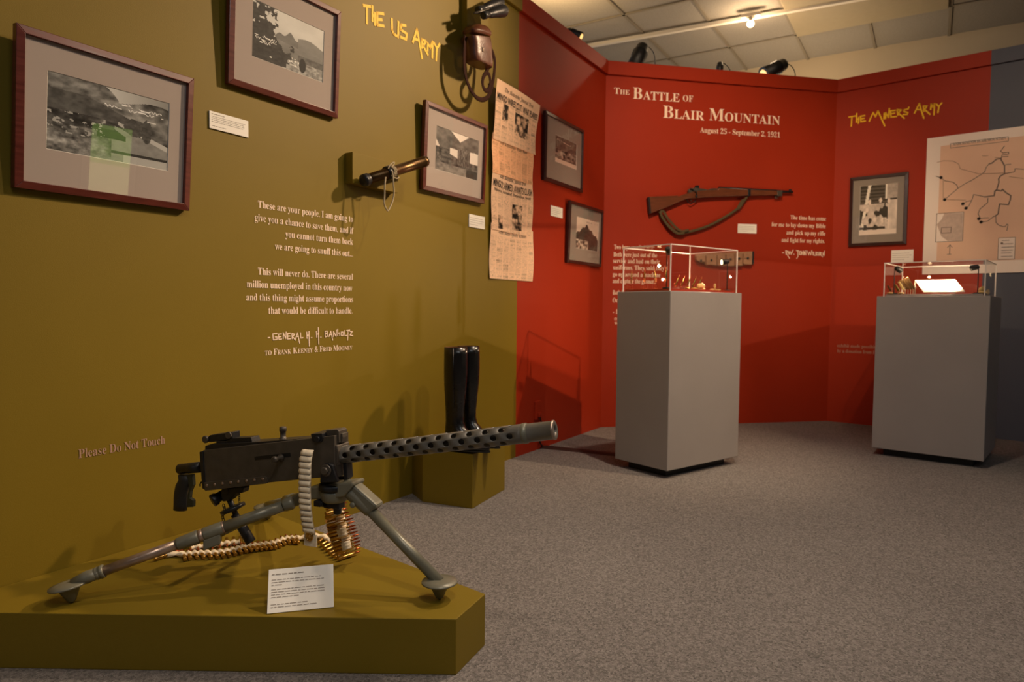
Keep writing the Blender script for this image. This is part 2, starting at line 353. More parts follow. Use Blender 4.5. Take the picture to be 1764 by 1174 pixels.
def ribbon(mb, pts, wd, place):
    """flat stroke along 2-D points"""
    for (a, b) in zip(pts[:-1], pts[1:]):
        dx, dy = b[0]-a[0], b[1]-a[1]; l = math.hypot(dx, dy) or 1e-6; dx /= l; dy /= l; nx, ny = -dy*wd/2, dx*wd/2; e = wd*.35
        mb.add([place(a[0]-dx*e+nx, a[1]-dy*e+ny), place(a[0]-dx*e-nx, a[1]-dy*e-ny), place(b[0]+dx*e-nx, b[1]+dy*e-ny), place(b[0]+dx*e+nx, b[1]+dy*e+ny)], [[0, 1, 2, 3]])
def hand(W, name, strokes, tr, wd, m, parent, label):
    mb = MB(); k = 0
    for st in strokes:
        k += 1; ribbon(mb, [W.uz(*tr(x, y)) for x, y in st], wd, lambda x, y, k=k: W.pt(x, y, .0015+.00004*k))
    o = mb.build(name, m); o.parent = parent; o.matrix_parent_inverse = parent.matrix_world.inverted(); o['label'] = label; return o
bpy.context.view_layer.update()
q5 = lambda x, y: (400+x/3.9125, 330+y/3.9125)
Q = [("These are your people. I am going to", (172, 108), (812, 203)), ("give you a chance to save them, and if", (150, 203), (815, 277)),
     ("you cannot turn them back", (357, 308), (812, 357)), ("we are going to snuff this out...", (287, 392), (812, 435)),
     ("This will never do. There are several", (172, 562), (812, 590)), ("million unemployed in this country now", (97, 645), (808, 668)),
     ("and this thing might assume proportions", (93, 735), (812, 743)), ("that would be difficult to handle.", (243, 823), (808, 820))]
wtext(WL, 'quotation_lettering', [(s, q5(*a), q5(*b), .0262) for s, a, b in Q]+[("to Frank Keeney & Fred Mooney", q5(218, 1103), q5(808, 1063), .0235, True)], M_white, wl, 'cream serif quotation printed on the olive wall')
hand(WL, 'signature_lettering', [[(240, 983), (252, 982)], [(300, 955), (272, 958), (275, 998), (300, 995), (300, 978), (288, 978)], [(330, 958), (310, 960), (312, 995), (332, 992)], [(312, 978), (328, 976)], [(342, 990), (342, 950), (360, 990), (362, 945)],
  [(390, 953), (372, 955), (372, 992), (392, 990)], [(372, 973), (388, 972)], [(402, 990), (400, 955), (420, 960), (404, 975), (425, 1000)], [(425, 990), (438, 950), (452, 1020)], [(430, 975), (445, 975)], [(458, 950), (460, 985), (475, 983)],
  [(500, 945), (502, 988)], [(500, 968), (515, 965)], [(515, 940), (517, 1040)], [(531, 983), (535, 983)], [(565, 940), (567, 980)], [(565, 960), (580, 958)], [(578, 915), (581, 1027)], [(593, 980), (597, 980)],
  [(623, 940), (624, 978), (642, 972), (640, 958), (624, 957), (640, 950), (638, 938), (623, 940)], [(650, 975), (662, 938), (675, 1000)], [(655, 962), (668, 962)], [(680, 975), (680, 940), (697, 975), (700, 932)], [(708, 925), (708, 970)], [(708, 955), (722, 950), (722, 970)],
  [(732, 945), (745, 945), (745, 968), (732, 968), (732, 945)], [(755, 935), (756, 970), (770, 968)], [(768, 935), (790, 932)], [(778, 933), (775, 1000)], [(790, 940), (808, 940), (790, 965), (810, 970)]], q5, .0042, M_white, wl, 'cream hand-drawn signature line under the quotation')
hand(WL, 'heading_lettering', [[(277, 40), (325, 48)], [(300, 50), (300, 168)], [(340, 45), (340, 150)], [(358, 95), (358, 180)], [(340, 112), (360, 118)], [(420, 100), (375, 95), (375, 180), (422, 188)], [(375, 140), (408, 142)],
  [(480, 138), (482, 215), (494, 246), (526, 266), (528, 158)], [(580, 185), (548, 180), (545, 215), (588, 245), (583, 285), (545, 268)], [(632, 305), (662, 212), (698, 420)], [(642, 280), (675, 290)], [(698, 345), (697, 285), (727, 300), (705, 330), (740, 395)],
  [(738, 365), (740, 312), (758, 345), (775, 300), (772, 415)], [(785, 310), (805, 350), (825, 318)], [(805, 345), (800, 435)]], lambda x, y: (560+x/4.1925, y/4.1925), .0125, M_yel, wl, 'yellow hand-drawn heading reading The US Army')
wtext(WL, 'notice_lettering', [("Please Do Not Touch", (134.9, 788.4), (284, 763.8), .0265)], M_white2, wl, 'dull pink line reading Please Do Not Touch')
q7 = lambda x, y: (1040+x/3.355, 130+y/3.355)
wtext(WC, 'title_lettering', [("The", q7(60, 105), q7(148, 112), .046, True), ("Battle", q7(168, 135), q7(437, 152), .085, True), ("of", q7(457, 148), q7(515, 152), .062, True),
  ("Blair", q7(342, 245), q7(580, 258), .092, True), ("Mountain", q7(608, 262), q7(1018, 282), .092, True), ("August 25 - September 2, 1921", q7(557, 330), q7(1018, 357), .040)], M_white, wc, 'cream title reading The Battle of Blair Mountain')
qt = lambda x, y: (1320+x/13.04, 360+y/13.04)
wtext(WC, 'quotation_lettering', [("The time has come", qt(540, 240), qt(1335, 255), .034), ("for me to lay down my Bible", qt(120, 385), qt(1330, 430), .034), ("and pick up my rifle", qt(450, 570), qt(1325, 595), .034), ("and fight for my rights.", qt(340, 735), qt(1310, 765), .034)], M_white, wc, 'cream four-line quotation right of the rifle')
hand(WC, 'signature_lettering', [[(360, 980), (390, 980)], [(440, 1020), (435, 930), (490, 950), (445, 985), (520, 1105)], [(530, 955), (500, 960), (500, 1010), (530, 1005)], [(500, 985), (525, 980)], [(545, 955), (560, 1015), (600, 915)], [(615, 1015), (622, 1015)], [(675, 930), (725, 935)], [(710, 935), (710, 1060), (680, 1110)],
  [(745, 950), (780, 950), (780, 1020), (745, 1020), (745, 950)], [(800, 950), (800, 1025)], [(800, 985), (835, 985)], [(835, 940), (835, 1030)], [(850, 1030), (850, 950), (885, 1030), (885, 930)], [(920, 940), (950, 1030), (970, 960), (995, 1030), (1020, 930)], [(1040, 960), (1045, 1030)], [(1065, 960), (1065, 1035), (1095, 1035)],
  [(1110, 960), (1110, 1040), (1145, 1030), (1115, 1000), (1140, 975), (1110, 960)], [(1160, 965), (1165, 1035), (1190, 1035), (1190, 965)], [(1210, 1040), (1205, 965), (1235, 980), (1212, 1005), (1260, 1075)], [(1270, 1040), (1270, 970), (1295, 1045), (1305, 940)]], qt, .0065, M_white, wc, 'cream hand-drawn name under the short quotation')
qb = lambda x, y: (1050+x/7.336, 410+y/7.336)
wtext(WC, 'story_lettering', [("Two boys enrolled in it.", qb(55, 145), qb(560, 142), .034), ("Both were just out of the", qb(50, 237), qb(600, 237), .034), ("service and had on their", qb(45, 318), qb(635, 318), .034), ("uniforms. They said they'd", qb(45, 402), qb(735, 402), .034),
  ("go up around a machine", qb(40, 487), qb(640, 487), .034), ("and capture the gunner...", qb(40, 570), qb(590, 570), .034), ("Both boys", qb(40, 715), qb(240, 715), .034), ("One was", qb(38, 812), qb(240, 812), .034), ("- Ed", qb(42, 955), qb(150, 955), .034), ("coal", qb(60, 1035), qb(150, 1035), .026), ("w.va", qb(62, 1090), qb(170, 1090), .026)], M_white, wc, 'cream block of story text partly behind the clear case')
qm = lambda x, y: (1400+x/4.846, 100+y/4.846)
hand(WR, 'heading_lettering', [[(302, 492), (365, 482)], [(328, 490), (322, 568)], [(368, 462), (365, 535)], [(384, 495), (381, 545)], [(368, 512), (385, 508)], [(435, 480), (400, 485), (402, 530), (440, 525)], [(402, 508), (430, 503)], [(472, 528), (505, 455), (525, 490), (545, 440), (602, 566)], [(598, 460), (595, 508)], [(608, 505), (610, 455), (634, 497), (640, 422)],
  [(690, 437), (650, 440), (655, 492), (700, 487)], [(652, 465), (685, 460)], [(712, 475), (705, 430), (740, 435), (715, 458), (765, 503)], [(795, 425), (765, 432), (762, 447), (795, 455), (790, 470), (755, 472)], [(803, 410), (797, 425)], [(850, 460), (890, 380), (928, 503)], [(868, 430), (905, 430)], [(930, 445), (925, 400), (955, 400), (935, 430), (980, 470)],
  [(985, 430), (990, 385), (1005, 410), (1018, 380), (1012, 475)], [(1035, 385), (1052, 405), (1078, 375)], [(1055, 405), (1045, 455)]], qm, .0105, M_yel, wr, "yellow hand-drawn heading reading The Miners' Army")
qe = lambda x, y: (1420+x/6.52, 560+y/6.52)
wtext(WR, 'credit_lettering', [("exhibit made possible in", qe(145, 250), qe(640, 256), .026), ("by a donation from La", qe(145, 308), qe(600, 318), .026)], M_white2, wr, 'faint two-line credit beside the second pedestal')
# ------------------------------------------------------------------ printed pictures
def vnoise(X, Y, sc, seed=0):
    x = X*sc; y = Y*sc; xi = np.floor(x).astype(int); yi = np.floor(y).astype(int); xf = x-xi; yf = y-yi
    def h(a, b): return np.modf(np.abs(np.sin(a*127.1+b*311.7+seed*74.7)*43758.5453))[0]
    u = xf*xf*(3-2*xf); v = yf*yf*(3-2*yf)
    return (h(xi, yi)*(1-u)+h(xi+1, yi)*u)*(1-v)+(h(xi, yi+1)*(1-u)+h(xi+1, yi+1)*u)*v
def fbm(X, Y, sc, seed=0, o=4): return sum(vnoise(X, Y, sc*2**k, seed+k)/2**k for k in range(o))/sum(1/2**k for k in range(o))
def step(a, b, x): return np.clip((x-a)/(b-a), 0, 1)
def scrib(X, Y, x0, x1, yc, amp, k, seed, slope=0.0):
    """handwritten line on a photographic plate"""
    w_ = yc+slope*(X-x0)+amp*np.sin(X*k+3*np.sin(X*k*.37+seed)); thick = .55*amp
    gap = (np.sin(X*k*.23+seed*2) > -.8)
    return ((np.abs(Y-w_) < thick) & (X > x0) & (X < x1) & gap)
def ph_valley(X, Y):     # Y up
    g_ = .28+.22*(fbm(X, Y, 9, 1)-.5)
    hill = .93-.55*np.maximum(0, X-.25)**1.0-.1*np.sin(X*7)
    t = .30+.5*(fbm(X, Y, 14, 2)-.5)+.12*np.sin(Y*8+X*3)
    sky = .72-.25*step(.5, 1, X); top = np.where(X < .33, 1.2, .80+.10*np.sin(X*6+1)-.12*(X-.33)); top = np.where((X > .33), np.maximum(.82, 1.1-1.1*(X-.33))+.02*np.sin(X*30), top)
    top = np.where(X > .55, .86+.05*np.sin(X*9), top)
    v = np.where(Y > top, sky, t)
    v = np.where((Y < .8) & (Y > .55) & (Y < .95-.5*X), .17+.2*fbm(X, Y, 20, 3), v)
    v = v+np.where((Y < .38) & (X < .5), .35*(fbm(X, Y, 30, 5)-.45), 0)
    r = (Y < .52-.42*(X-.45)*1.0) & (X > .5) & (Y < .5); v = np.where(r, .46+.12*(fbm(X, Y, 18, 6)-.5), v)
    road = np.abs(Y-(.56-.52*(X-.5))) < .022+.03*(X-.5); v = np.where(road & (X > .55), .66, v)
    tr = ((X-.70)/.10)**2+((Y-.52)/.12)**2 < 1+.5*(fbm(X, Y, 30, 8)-.5); v = np.where(tr, .15+.2*fbm(X, Y, 40, 9), v)
    tr = ((X-.80)/.045)**2+((Y-.50)/.17)**2 < 1; v = np.where(tr, .14+.2*fbm(X, Y, 40, 4), v)
    hs = (X > .38) & (X < .62) & (Y < .46) & (Y > .30) & (Y < .46-(X-.5)*.8); v = np.where(hs, .07, v)
    v = np.where((X > .40) & (X < .52) & (Y > .42) & (Y < .50), .22, v)
    v = np.where((X > .6) & (Y < .12), .62-.3*(Y < .09)*0, v); v = np.where((X > .5) & (np.abs(Y-.13) < .02), .15, v)
    for x0, x1, yc, sd in ((.58, .93, .80, 1), (.44, .95, .75, 2), (.80, .93, .66, 5)): v = np.where(scrib(X, Y, x0, x1, yc, .013, 95, sd, -.02), .88, v)
    fl_ = (fbm(X, Y, 34, 12, 2) > .68) & (Y < .55) & (Y > .25) & (X < .45); v = np.where(fl_, .6, v)
    return v
def ph_trees(X, Y):
    v = .78-.1*fbm(X, Y, 4, 2)
    h1 = .66-.55*np.abs(X-.5)+.03*np.sin(X*40); v = np.where((Y < h1) & (X > .3), .34+.1*fbm(X, Y, 8, 1), v)
    h2 = .62+.06*np.sin(X*9+1); v = np.where((Y < h2) & (X > .62), .40+.08*fbm(X, Y, 8, 1), v)
    v = np.where((Y < .52-.1*X) & (X > .3), .36+.15*(Y)+.12*(fbm(X, Y, 10, 5)-.5), v)
    v = np.where((Y < .34) & (X > .62), .22+.2*fbm(X, Y, 25, 6), v)
    v = np.where((Y < .22) & (X > .28), .5+.5*(fbm(X, Y, 26, 7)-.5), v)
    te = (fbm(X, Y, 36, 11, 2) > .55) & (np.abs(Y-.19+.2*(X-.5)) < .07) & (X > .36) & (X < .7); v = np.where(te, .85, v)
    tr = ((X-.69)/.05)**2+((Y-.17)/.13)**2 < 1; v = np.where(tr, .12, v)
    m = (X+.45*(fbm(X, Y, 9, 3)-.5) < .36+.12*np.sin(Y*6)) ; v = np.where(m & ((fbm(X, Y, 16, 4) > .36) | (Y < .62)), .10+.14*fbm(X, Y, 22, 9), v)
    for x0, x1, yc, sd in ((.03, .32, .42, 1), (.04, .32, .37, 3), (.1, .24, .32, 5), (.18, .26, .1, 6)): v = np.where(scrib(X, Y, x0, x1, yc, .014, 110, sd, 0), .85, v)
    return v
def ph_camp(X, Y):
    v = .36+.25*(fbm(X, Y, 10, 2)-.5)
    v = np.where((Y > .80+.9*np.abs(X-.55)*1.0) & (Y > .74), .86, v)
    v = np.where((X < .13) & (Y > .42) & (Y < .72-2*X*.9), .78, v)
    v = np.where((Y < .55), .24+.45*(fbm(X, Y, 18, 4)-.4), v)
    v = np.where((X > .32) & (X < .50) & (Y > .40+.3*(.5-X)) & (Y < .60), .82, v)
    v = np.where((X > .80) & (Y > .38) & (Y < .66-.12*np.abs(X-.9)), .84, v)
    v = np.where((X > .50) & (X < .80) & (Y < .66) & (Y > .25), .30+.5*(fbm(X*3, Y, 20, 6)-.4), v)
    v = np.where(Y < .2, .42+.3*(fbm(X, Y, 14, 5)-.5), v); v = np.where((X > .72) & (Y < .2), .16, v)
    return v
def ph_group(X, Y):
    v = .22+.2*fbm(X, Y, 12, 2); v = np.where((Y < .55), .35+.9*(fbm(X, Y, 12, 3)-.45), v); v = np.where(Y < .15, .75, v)
    v = np.where(scrib(X, Y, .08, .8, .86, .015, 90, 2, -.08), .85, v); return v
def ph_hill(X, Y):
    v = .82-.08*fbm(X, Y, 5, 1); h = .80-.75*np.abs(X-.45)+.03*np.sin(X*30); v = np.where(Y < h, .17+.14*fbm(X, Y, 14, 3), v)
    v = np.where((Y < .3) & (X < .55), .3+1.2*(fbm(X, Y, 14, 5)-.35), v); v = np.where(scrib(X, Y, .4, .97, .9, .012, 80, 2, 0), .5, v); return v
def ph_porch(X, Y):
    v = .16+.1*fbm(X, Y, 9, 1); v = np.where((np.sin(Y*90) > 0) & (Y > .55), v+.1, v)
    v = np.where((X > .72) & (Y > .72), .62+.2*(fbm(X, Y, 20, 2)-.5), v)
    v = np.where(np.abs(X-(.02+.22*Y+.02)) < .04, .9, v); v = np.where((np.abs(X-.70) < .025) & (Y > .7), .9, v)
    body = (Y < .62) & (fbm(X, Y, 7, 5, 3) > .44); v = np.where(body, .72+.3*(fbm(X, Y, 14, 6)-.5), v)
    v = np.where((X > .75) & (Y < .68), .78+.3*(fbm(X, Y, 8, 7)-.5), v); v = np.where(Y < .1, .82, v)
    v = np.where((np.abs(Y-.13) < .02) & (X < .7), .2, v); v = np.where((X < .1) & (Y < .1), .8, v)
    for cx, cy in ((.27, .66), (.56, .68), (.2, .5), (.78, .66), (.42, .3), (.62, .28)): v = np.where((X-cx)**2/.0016+(Y-cy)**2/.0028 < 1, .85, v)
    return np.clip(v, 0, 1)
def print_grid(fn, pts, nx, ny, name, parent, m, tint=(1, 1, 1)):
    """pts(x, y): 0..1 -> world; fn gives 0..1 tone"""
    X, Y = np.meshgrid((np.arange(nx)+.5)/nx, (np.arange(ny)+.5)/ny); T = np.clip(fn(X, Y), 0, 1)
    if T.ndim == 2: T = np.stack([T**1.0*t for t in tint], -1)
    T = np.clip(T*1.2-.04, 0, 1)**1.9
    mb = MB(); org = root_loc(parent)
    for j in range(ny+1):
        for i in range(nx+1): mb.v.append(pts(i/nx, j/ny))
    for j in range(ny):
        for i in range(nx): a = j*(nx+1)+i; mb.f.append([a, a+1, a+nx+2, a+nx+1]); mb.sm.append(False)
    o = mb.build(name, m, parent); ca = o.data.color_attributes.new('ink', 'FLOAT_COLOR', 'CORNER')
    col = np.ones((nx*ny, 4, 4), np.float32); col[:, :, :3] = T.reshape(-1, 1, 3); ca.data.foreach_set('color', col.ravel()); return o
def picture(W, u0, u1, z0, z1, pu0, pu1, pz0, pz1, fn, nx, ny, lean, label, fm, mm, tint=(1, 1, .97), bw=.021, th=.024):
    c = W.pt((u0+u1)/2, z0, 0); t = thing('framed_picture', c, label, 'picture', 'framed photographs on the exhibit walls')
    up = (V((0, 0, 1))*math.cos(lean)+W.n*math.sin(lean)); nn = (W.n*math.cos(lean)-V((0, 0, 1))*math.sin(lean)); B0 = W.pt(0, z0, .004)
    P = lambda u, h, o: B0+W.d*u+up*h+nn*o
    H = z1-z0; f = MB()
    outer = [(u0, 0), (u1, 0), (u1, H), (u0, H)]; inner = [(u0+bw, bw), (u1-bw, bw), (u1-bw, H-bw), (u0+bw, H-bw)]
    for k in range(4):
        j = (k+1) % 4; A, B_, Ci, Di = outer[k], outer[j], inner[j], inner[k]
        vs = [P(*A, 0), P(*B_, 0), P(*Ci, 0), P(*Di, 0), P(*A, th*.85), P(*B_, th*.85), P(*Ci, th), P(*Di, th)]
        f.add(vs, [[0, 3, 2, 1], [4, 5, 6, 7], [0, 1, 5, 4], [2, 3, 7, 6], [1, 2, 6, 5], [3, 0, 4, 7]])
    f.build('frame', fm, t, .0015)
    # mat board with a window, white bevel, print, glass
    o_ = [(u0+bw, bw), (u1-bw, bw), (u1-bw, H-bw), (u0+bw, H-bw)]; i_ = [(pu0, pz0-z0), (pu1, pz0-z0), (pu1, pz1-z0), (pu0, pz1-z0)]
    mb = MB(); bv = MB(); e = .0016; i2 = [(pu0+e, pz0-z0+e), (pu1-e, pz0-z0+e), (pu1-e, pz1-z0-e), (pu0+e, pz1-z0-e)]
    for k in range(4):
        j = (k+1) % 4; mb.add([P(*o_[k], .011), P(*o_[j], .011), P(*i_[j], .011), P(*i_[k], .011)], [[0, 1, 2, 3]]); bv.add([P(*i_[k], .011), P(*i_[j], .011), P(*i2[j], .009), P(*i2[k], .009)], [[0, 1, 2, 3]])
    mo = mb.build('mat_board', mm, t); bv.build('mat_bevel', M_bevel, mo)
    print_grid(fn, lambda x, y: P(pu0+(pu1-pu0)*x, pz0-z0+(pz1-pz0)*y, .0088), nx, ny, 'photograph', t, M_print, tint)
    MB().add([P(u0+bw, bw, .017), P(u1-bw, bw, .017), P(u1-bw, H-bw, .017), P(u0+bw, H-bw, .017)], [[0, 1, 2, 3]]).build('glass', M_glass, t)
    MB().box(P((u0+u1)/2, H/2, .003), (u1-u0-.01, H-.01, .004), W.d, up, nn).build('backing', M_black, t)
    return t
picture(WL, -3.879, -3.376, 1.210, 1.632, -3.800, -3.450, 1.326, 1.536, ph_valley, 176, 106, TILT1, 'largest mahogany frame, wide valley photograph with a farmhouse, lowest on the olive wall', M_frame, M_mat)
picture(WL, -3.225, -2.715, 1.664, 2.086, -3.125, -2.792, 1.786, 1.985, ph_trees, 150, 90, .05, 'mahogany frame above the white card, photograph of dark trees before misty hills', M_frame, M_mat)
a0 = WL.uz(748, 290, .015); a1 = WL.uz(821, 312, .015); a2 = WL.uz(750, 216.5, .015)
picture(WL, -2.170, -1.640, 1.462, 1.880, a0[0], a1[0], (a0[1]+a1[1])/2, a2[1], ph_camp, 100, 80, .045, 'mahogany frame at the telescope tip, photograph of tents in a valley', M_frame, M_mat, (1, .95, .9))
a0 = WL.uz(956, 278.7, .015); a1 = WL.uz(992.6, 291.6, .015); a2 = WL.uz(958, 232, .015)
picture(WL, -.971, -.418, 1.70, 2.127, a0[0], a1[0], (a0[1]+a1[1])/2, a2[1], ph_group, 60, 44, .012, 'dark frame, upper one on the red wall right of the newspapers, small crowd photograph', M_frame2, M_mat2, (1, .86, .78))
a0 = WL.uz(991, 427.7, .015); a1 = WL.uz(1029, 432.5, .015); a2 = WL.uz(992.3, 372.6, .015)
picture(WL, -.638, -.085, 1.206, 1.62, a0[0], a1[0], (a0[1]+a1[1])/2, a2[1], ph_hill, 60, 44, .03, 'dark frame hung low in the red corner, photograph of a pointed hill', M_frame2, M_mat2, (1, .9, .82))
a0 = WR.uz(1479.5, 405, .015); a1 = WR.uz(1544, 401.7, .015); a2 = WR.uz(1480, 321, .015)
picture(WR, .124, .528, 1.404, 1.944, a0[0], a1[0], (a0[1]+a1[1])/2, a2[1], ph_porch, 66, 84, .01, 'upright dark frame beside the map, photograph of men seated on a porch', M_frame2, M_mat2, (1, .93, .86), bw=.024)
# ------------------------------------------------------------------ caption cards
def printlines(mb, place, w_, h_, rows, seed, x0=.05, th=.016):
    r = random.Random(seed)
    for (yy, ln, big) in rows:
        x = x0
        while x < ln:
            l = r.uniform(.03, .11)
            if x+l > ln: break
            mb.add([place(w_*x, h_*yy), place(w_*(x+l), h_*yy), place(w_*(x+l), h_*(yy+th*(1.5 if big else 1))), place(w_*x, h_*(yy+th*(1.5 if big else 1)))], [[0, 1, 2, 3]]); x += l+.014
ROWS1 = [(.83, .38, 1)]+[(.70-.1*k, .93-.06*(k == 3), 0) for k in range(4)]+[(.16, .5, 0)]
def wcard(W, c, label, rows=ROWS1, seed=1, th=.005):
    (x0, y0_), (x1, y1_), (x2, y2_) = c       # BL BR TL
    u0, z0 = W.uz(x0, y0_, th); u1, _ = W.uz(x1, y1_, th); _, z1 = W.uz(x2, y2_, th)
    t = thing('caption_card', W.pt((u0+u1)/2, z0, .003), label, 'card', 'white caption cards')
    MB().box(W.pt((u0+u1)/2, (z0+z1)/2, .0035), (u1-u0, .004, z1-z0), W.d, W.n).build('card', M_card, t, .0006)
    mb = MB(); printlines(mb, lambda x, y: W.pt(u0+x, z0+y, .0058), u1-u0, z1-z0, rows, seed, th=.028); mb.build('printed_text', M_ink, t)
RS = [(.72, .9, 0), (.55, .93, 0), (.38, .9, 0), (.2, .6, 0)]
wcard(WL, [(361, 220), (428, 237), (361, 190)], 'widest white caption card, between the two left mahogany frames')
wcard(WL, [(808, 390), (835, 393), (808, 368)], 'white caption card under the tent photograph on the olive wall', RS, 2)
wcard(WL, [(949, 371), (969, 375), (949, 353)], 'white caption card beside the low dark frame on the red wall', RS, 3)
wcard(WC, [(1271, 401), (1303, 403), (1271, 385)], 'white caption card below the muzzle half of the wall rifle', RS, 4)
c0_ = WR.uz(1535, 431, .005); wcard(WR, [(1535, 452), (1573, 452), (1535, 431)], 'cream caption card behind the second clear case, under the porch photograph', RS, 5)
# ------------------------------------------------------------------ newspapers
def newspage(name_label, px_top, px_bot, uL, uR, headline, masthead, seed, tint, pics, k, lean=0, sub=None, frak=True, cols=7, headsz=.035):
    """px_top/px_bot: pixels of the left-hand corners; the sheet bows off the wall a little"""
    z1 = px_top; z0 = px_bot
    t = thing('newspaper_page', WL.pt((uL+uR)/2, z0, 0), name_label, 'newspaper', 'overlapping newspaper front pages')
    w_ = uR-uL; h_ = z1-z0
    def P(x, y, o=0):
        b = .006+.004*(4-k)+.006*math.sin(x*math.pi*1.3+k)*y+.005*math.sin(x*3+y*5+k)+lean*max(0, y)**1.5
        return WL.pt(uL+w_*x, z0+h_*y-(.028*x if k == 0 else .012*math.sin(x*3))*y, b+o)
    R = np.random.RandomState(seed); rowtab = R.rand(400, 40)
    def fn(X, Y):
        v = np.full(X.shape, .93); c = (X*cols*1.0); ci = c.astype(int); cf = c-ci; row = (Y*h_/.0075).astype(int); rf = (Y*h_/.0075)-row
        txt = (cf > .07) & (cf < .93) & (rf > .35) & (Y < .80); d = rowtab[np.clip(row, 0, 399), np.clip((X*38).astype(int), 0, 39)]
        v = np.where(txt & (d > .2), .80+.08*d, v); v = np.where((d > .93) & txt, .74, v)
        sub_ = (rowtab[np.clip(row//3, 0, 399), np.clip(ci, 0, 39)] > .86) & (Y < .8) & (cf > .1) & (cf < .9) & ((X*120).astype(int) % 3 > 0) & (rf > .3); v = np.where(sub_, .66, v)
        for (x0, x1, ya, yb, sd) in pics:
            m = (X > x0) & (X < x1) & (Y > ya) & (Y < yb); v = np.where(m, .12+.75*step(.35, .65, fbm(X, Y, 13, sd)), v)
        v = v*(1-.05*fbm(X, Y, 5, seed)); return np.stack([v*c_ for c_ in tint], -1)
    print_grid(fn, lambda x, y: P(x, y), 84, 96, 'sheet', t, M_news)
    mb = MB()
    if masthead: text2d(mb, masthead, .17, .83, .955-.035/h_*.9, headsz*.62/h_, lambda x, y: P(x, y, .0012), mfrak, off=0)
    if headline: text2d(mb, headline, .03, .97, .955-.087/h_, headsz/h_, lambda x, y: P(x, y, .0012), lambda s: s, off=.012)
    if sub: text2d(mb, sub, .06, .94, .955-.112/h_, headsz*.42/h_, lambda x, y: P(x, y, .0012), mserif, off=0)
    mb.build('printed_headline', M_dark, t); return t
zs = [WL.uz(857, 138, .03)[1], WL.uz(849, 229, .02)[1], WL.uz(849, 287, .02)[1], WL.uz(849, 385, .02)[1], WL.uz(849, 479, .02)[1]]
peach = (.93, .76, .62); pink = (.99, .72, .54)
newspage('newsprint front page reading MINGO WIRES CUT, topmost of the overlapping column', zs[0], zs[1]-.03, -1.556, -1.084, 'MINGO WIRES CUT: WAR FLARES', 'The Kanawha Journal Post', 11, peach, [(.15, .28, .38, .66, 2), (.45, .78, .22, .62, 5)], 0, .03)
newspage('peach newspaper strip with a blackletter masthead, second from the top of the column', zs[1]+.005, zs[2]-.03, -1.560, -1.10, None, 'The Charleston Daily Mail', 12, pink, [], 1, 0, headsz=.03)
newspage('newsprint front page reading MINGO ARMED AWAITS CLASH, third down the column', zs[2]+.006, zs[3]-.03, -1.556, -1.10, 'MINGO, ARMED, AWAITS CLASH', 'The Kanawha Journal Post', 13, peach, [(.50, .74, .06, .50, 3), (.14, .26, .03, .2, 7)], 2, .0, 'More Armed Deputies Sent', headsz=.04)
newspage('newsprint front page with blackletter masthead, lowest sheet of the overlapping column', zs[3]+.006, zs[4], -1.562, -1.082, None, 'The New York Times', 14, peach, [], 3, 0, headsz=.036)
# ------------------------------------------------------------------ map
um0, zm0 = WR.uz(1588.6, 472.5, .01); zm1 = WR.uz(1596, 238.6, .01)[1]; um1 = um0+1.02*1.0
t = thing('wall_map', WR.pt((um0+um1)/2, zm0, 0), 'large white-bordered peach route map across the red and grey wall', 'map')
MB().box(WR.pt((um0+um1)/2, (zm0+zm1)/2, .005), (um1-um0, .01, zm1-zm0), WR.d, WR.n).build('backing_board', M_mapw, t, .001)
mw = .088; MB().box(WR.pt((um0+um1)/2, (zm0+zm1)/2+.01, .0105), (um1-um0-2*mw, .001, zm1-zm0-2*mw+.02), WR.d, WR.n).build('paper', M_mapp, t)
qq = lambda x, y: WR.uz(1560+x/3.668, 180+y/3.668, .0115)
pw = lambda x, y: WR.pt(x, y, .0125)
a = MB()
for st in ([(545, 370), (575, 345), (600, 340), (605, 350), (625, 385), (625, 440)], [(628, 435), (600, 450), (588, 470), (590, 490), (575, 540), (605, 545), (612, 535), (640, 560), (665, 575), (662, 600), (650, 632), (595, 628), (590, 650), (585, 690), (565, 705)], [(575, 540), (565, 545), (560, 575), (500, 583)], [(528, 375), (550, 368)]): ribbon(a, [qq(*p) for p in st], .008, pw)
a.build('main_route', M_mapg, t)
b = MB()
for st in ([(528, 375), (510, 395), (500, 425), (480, 440), (415, 480), (375, 500), (330, 530), (247, 600)], [(192, 452), (222, 462), (250, 482), (300, 490), (325, 510), (330, 530)], [(500, 583), (470, 575), (430, 568), (420, 600), (400, 640), (382, 655)], [(362, 627), (385, 612), (415, 606)], [(520, 590), (518, 620), (470, 660), (458, 690), (470, 712)], [(462, 722), (500, 716), (525, 716)], [(477, 742), (520, 735), (560, 705)],
           [(570, 705), (572, 745), (590, 762), (615, 770), (630, 770), (640, 755), (648, 760), (640, 795)], [(625, 262), (600, 295), (615, 305), (650, 300), (652, 312), (610, 318), (605, 340)], [(612, 330), (648, 328)], [(632, 380), (665, 376)], [(635, 435), (688, 425), (692, 405), (748, 408)]): ribbon(b, [qq(*p) for p in st], .0045, pw)
b.build('side_roads', M_mapg, t)['kind'] = 'stuff'
b = MB()
for st in ([(200, 365), (240, 355), (300, 357), (335, 375), (345, 405), (460, 437), (640, 432)], [(238, 480), (238, 590)], [(247, 600), (380, 603)], [(655, 455), (745, 467)], [(565, 335), (590, 335)], [(485, 323), (500, 326), (522, 322)]): ribbon(b, [qq(*p) for p in st], .004, pw)
b.build('faint_creeks', M_mapl, t)['kind'] = 'stuff'
b = MB()
for x, y in ((224, 461), (247, 600), (362, 627), (382, 654), (463, 721), (477, 742)): u, z = qq(x, y); b.lathe(WR.pt(u, z, .0115), WR.n, [(0, .011), (.002, .011)], 10)
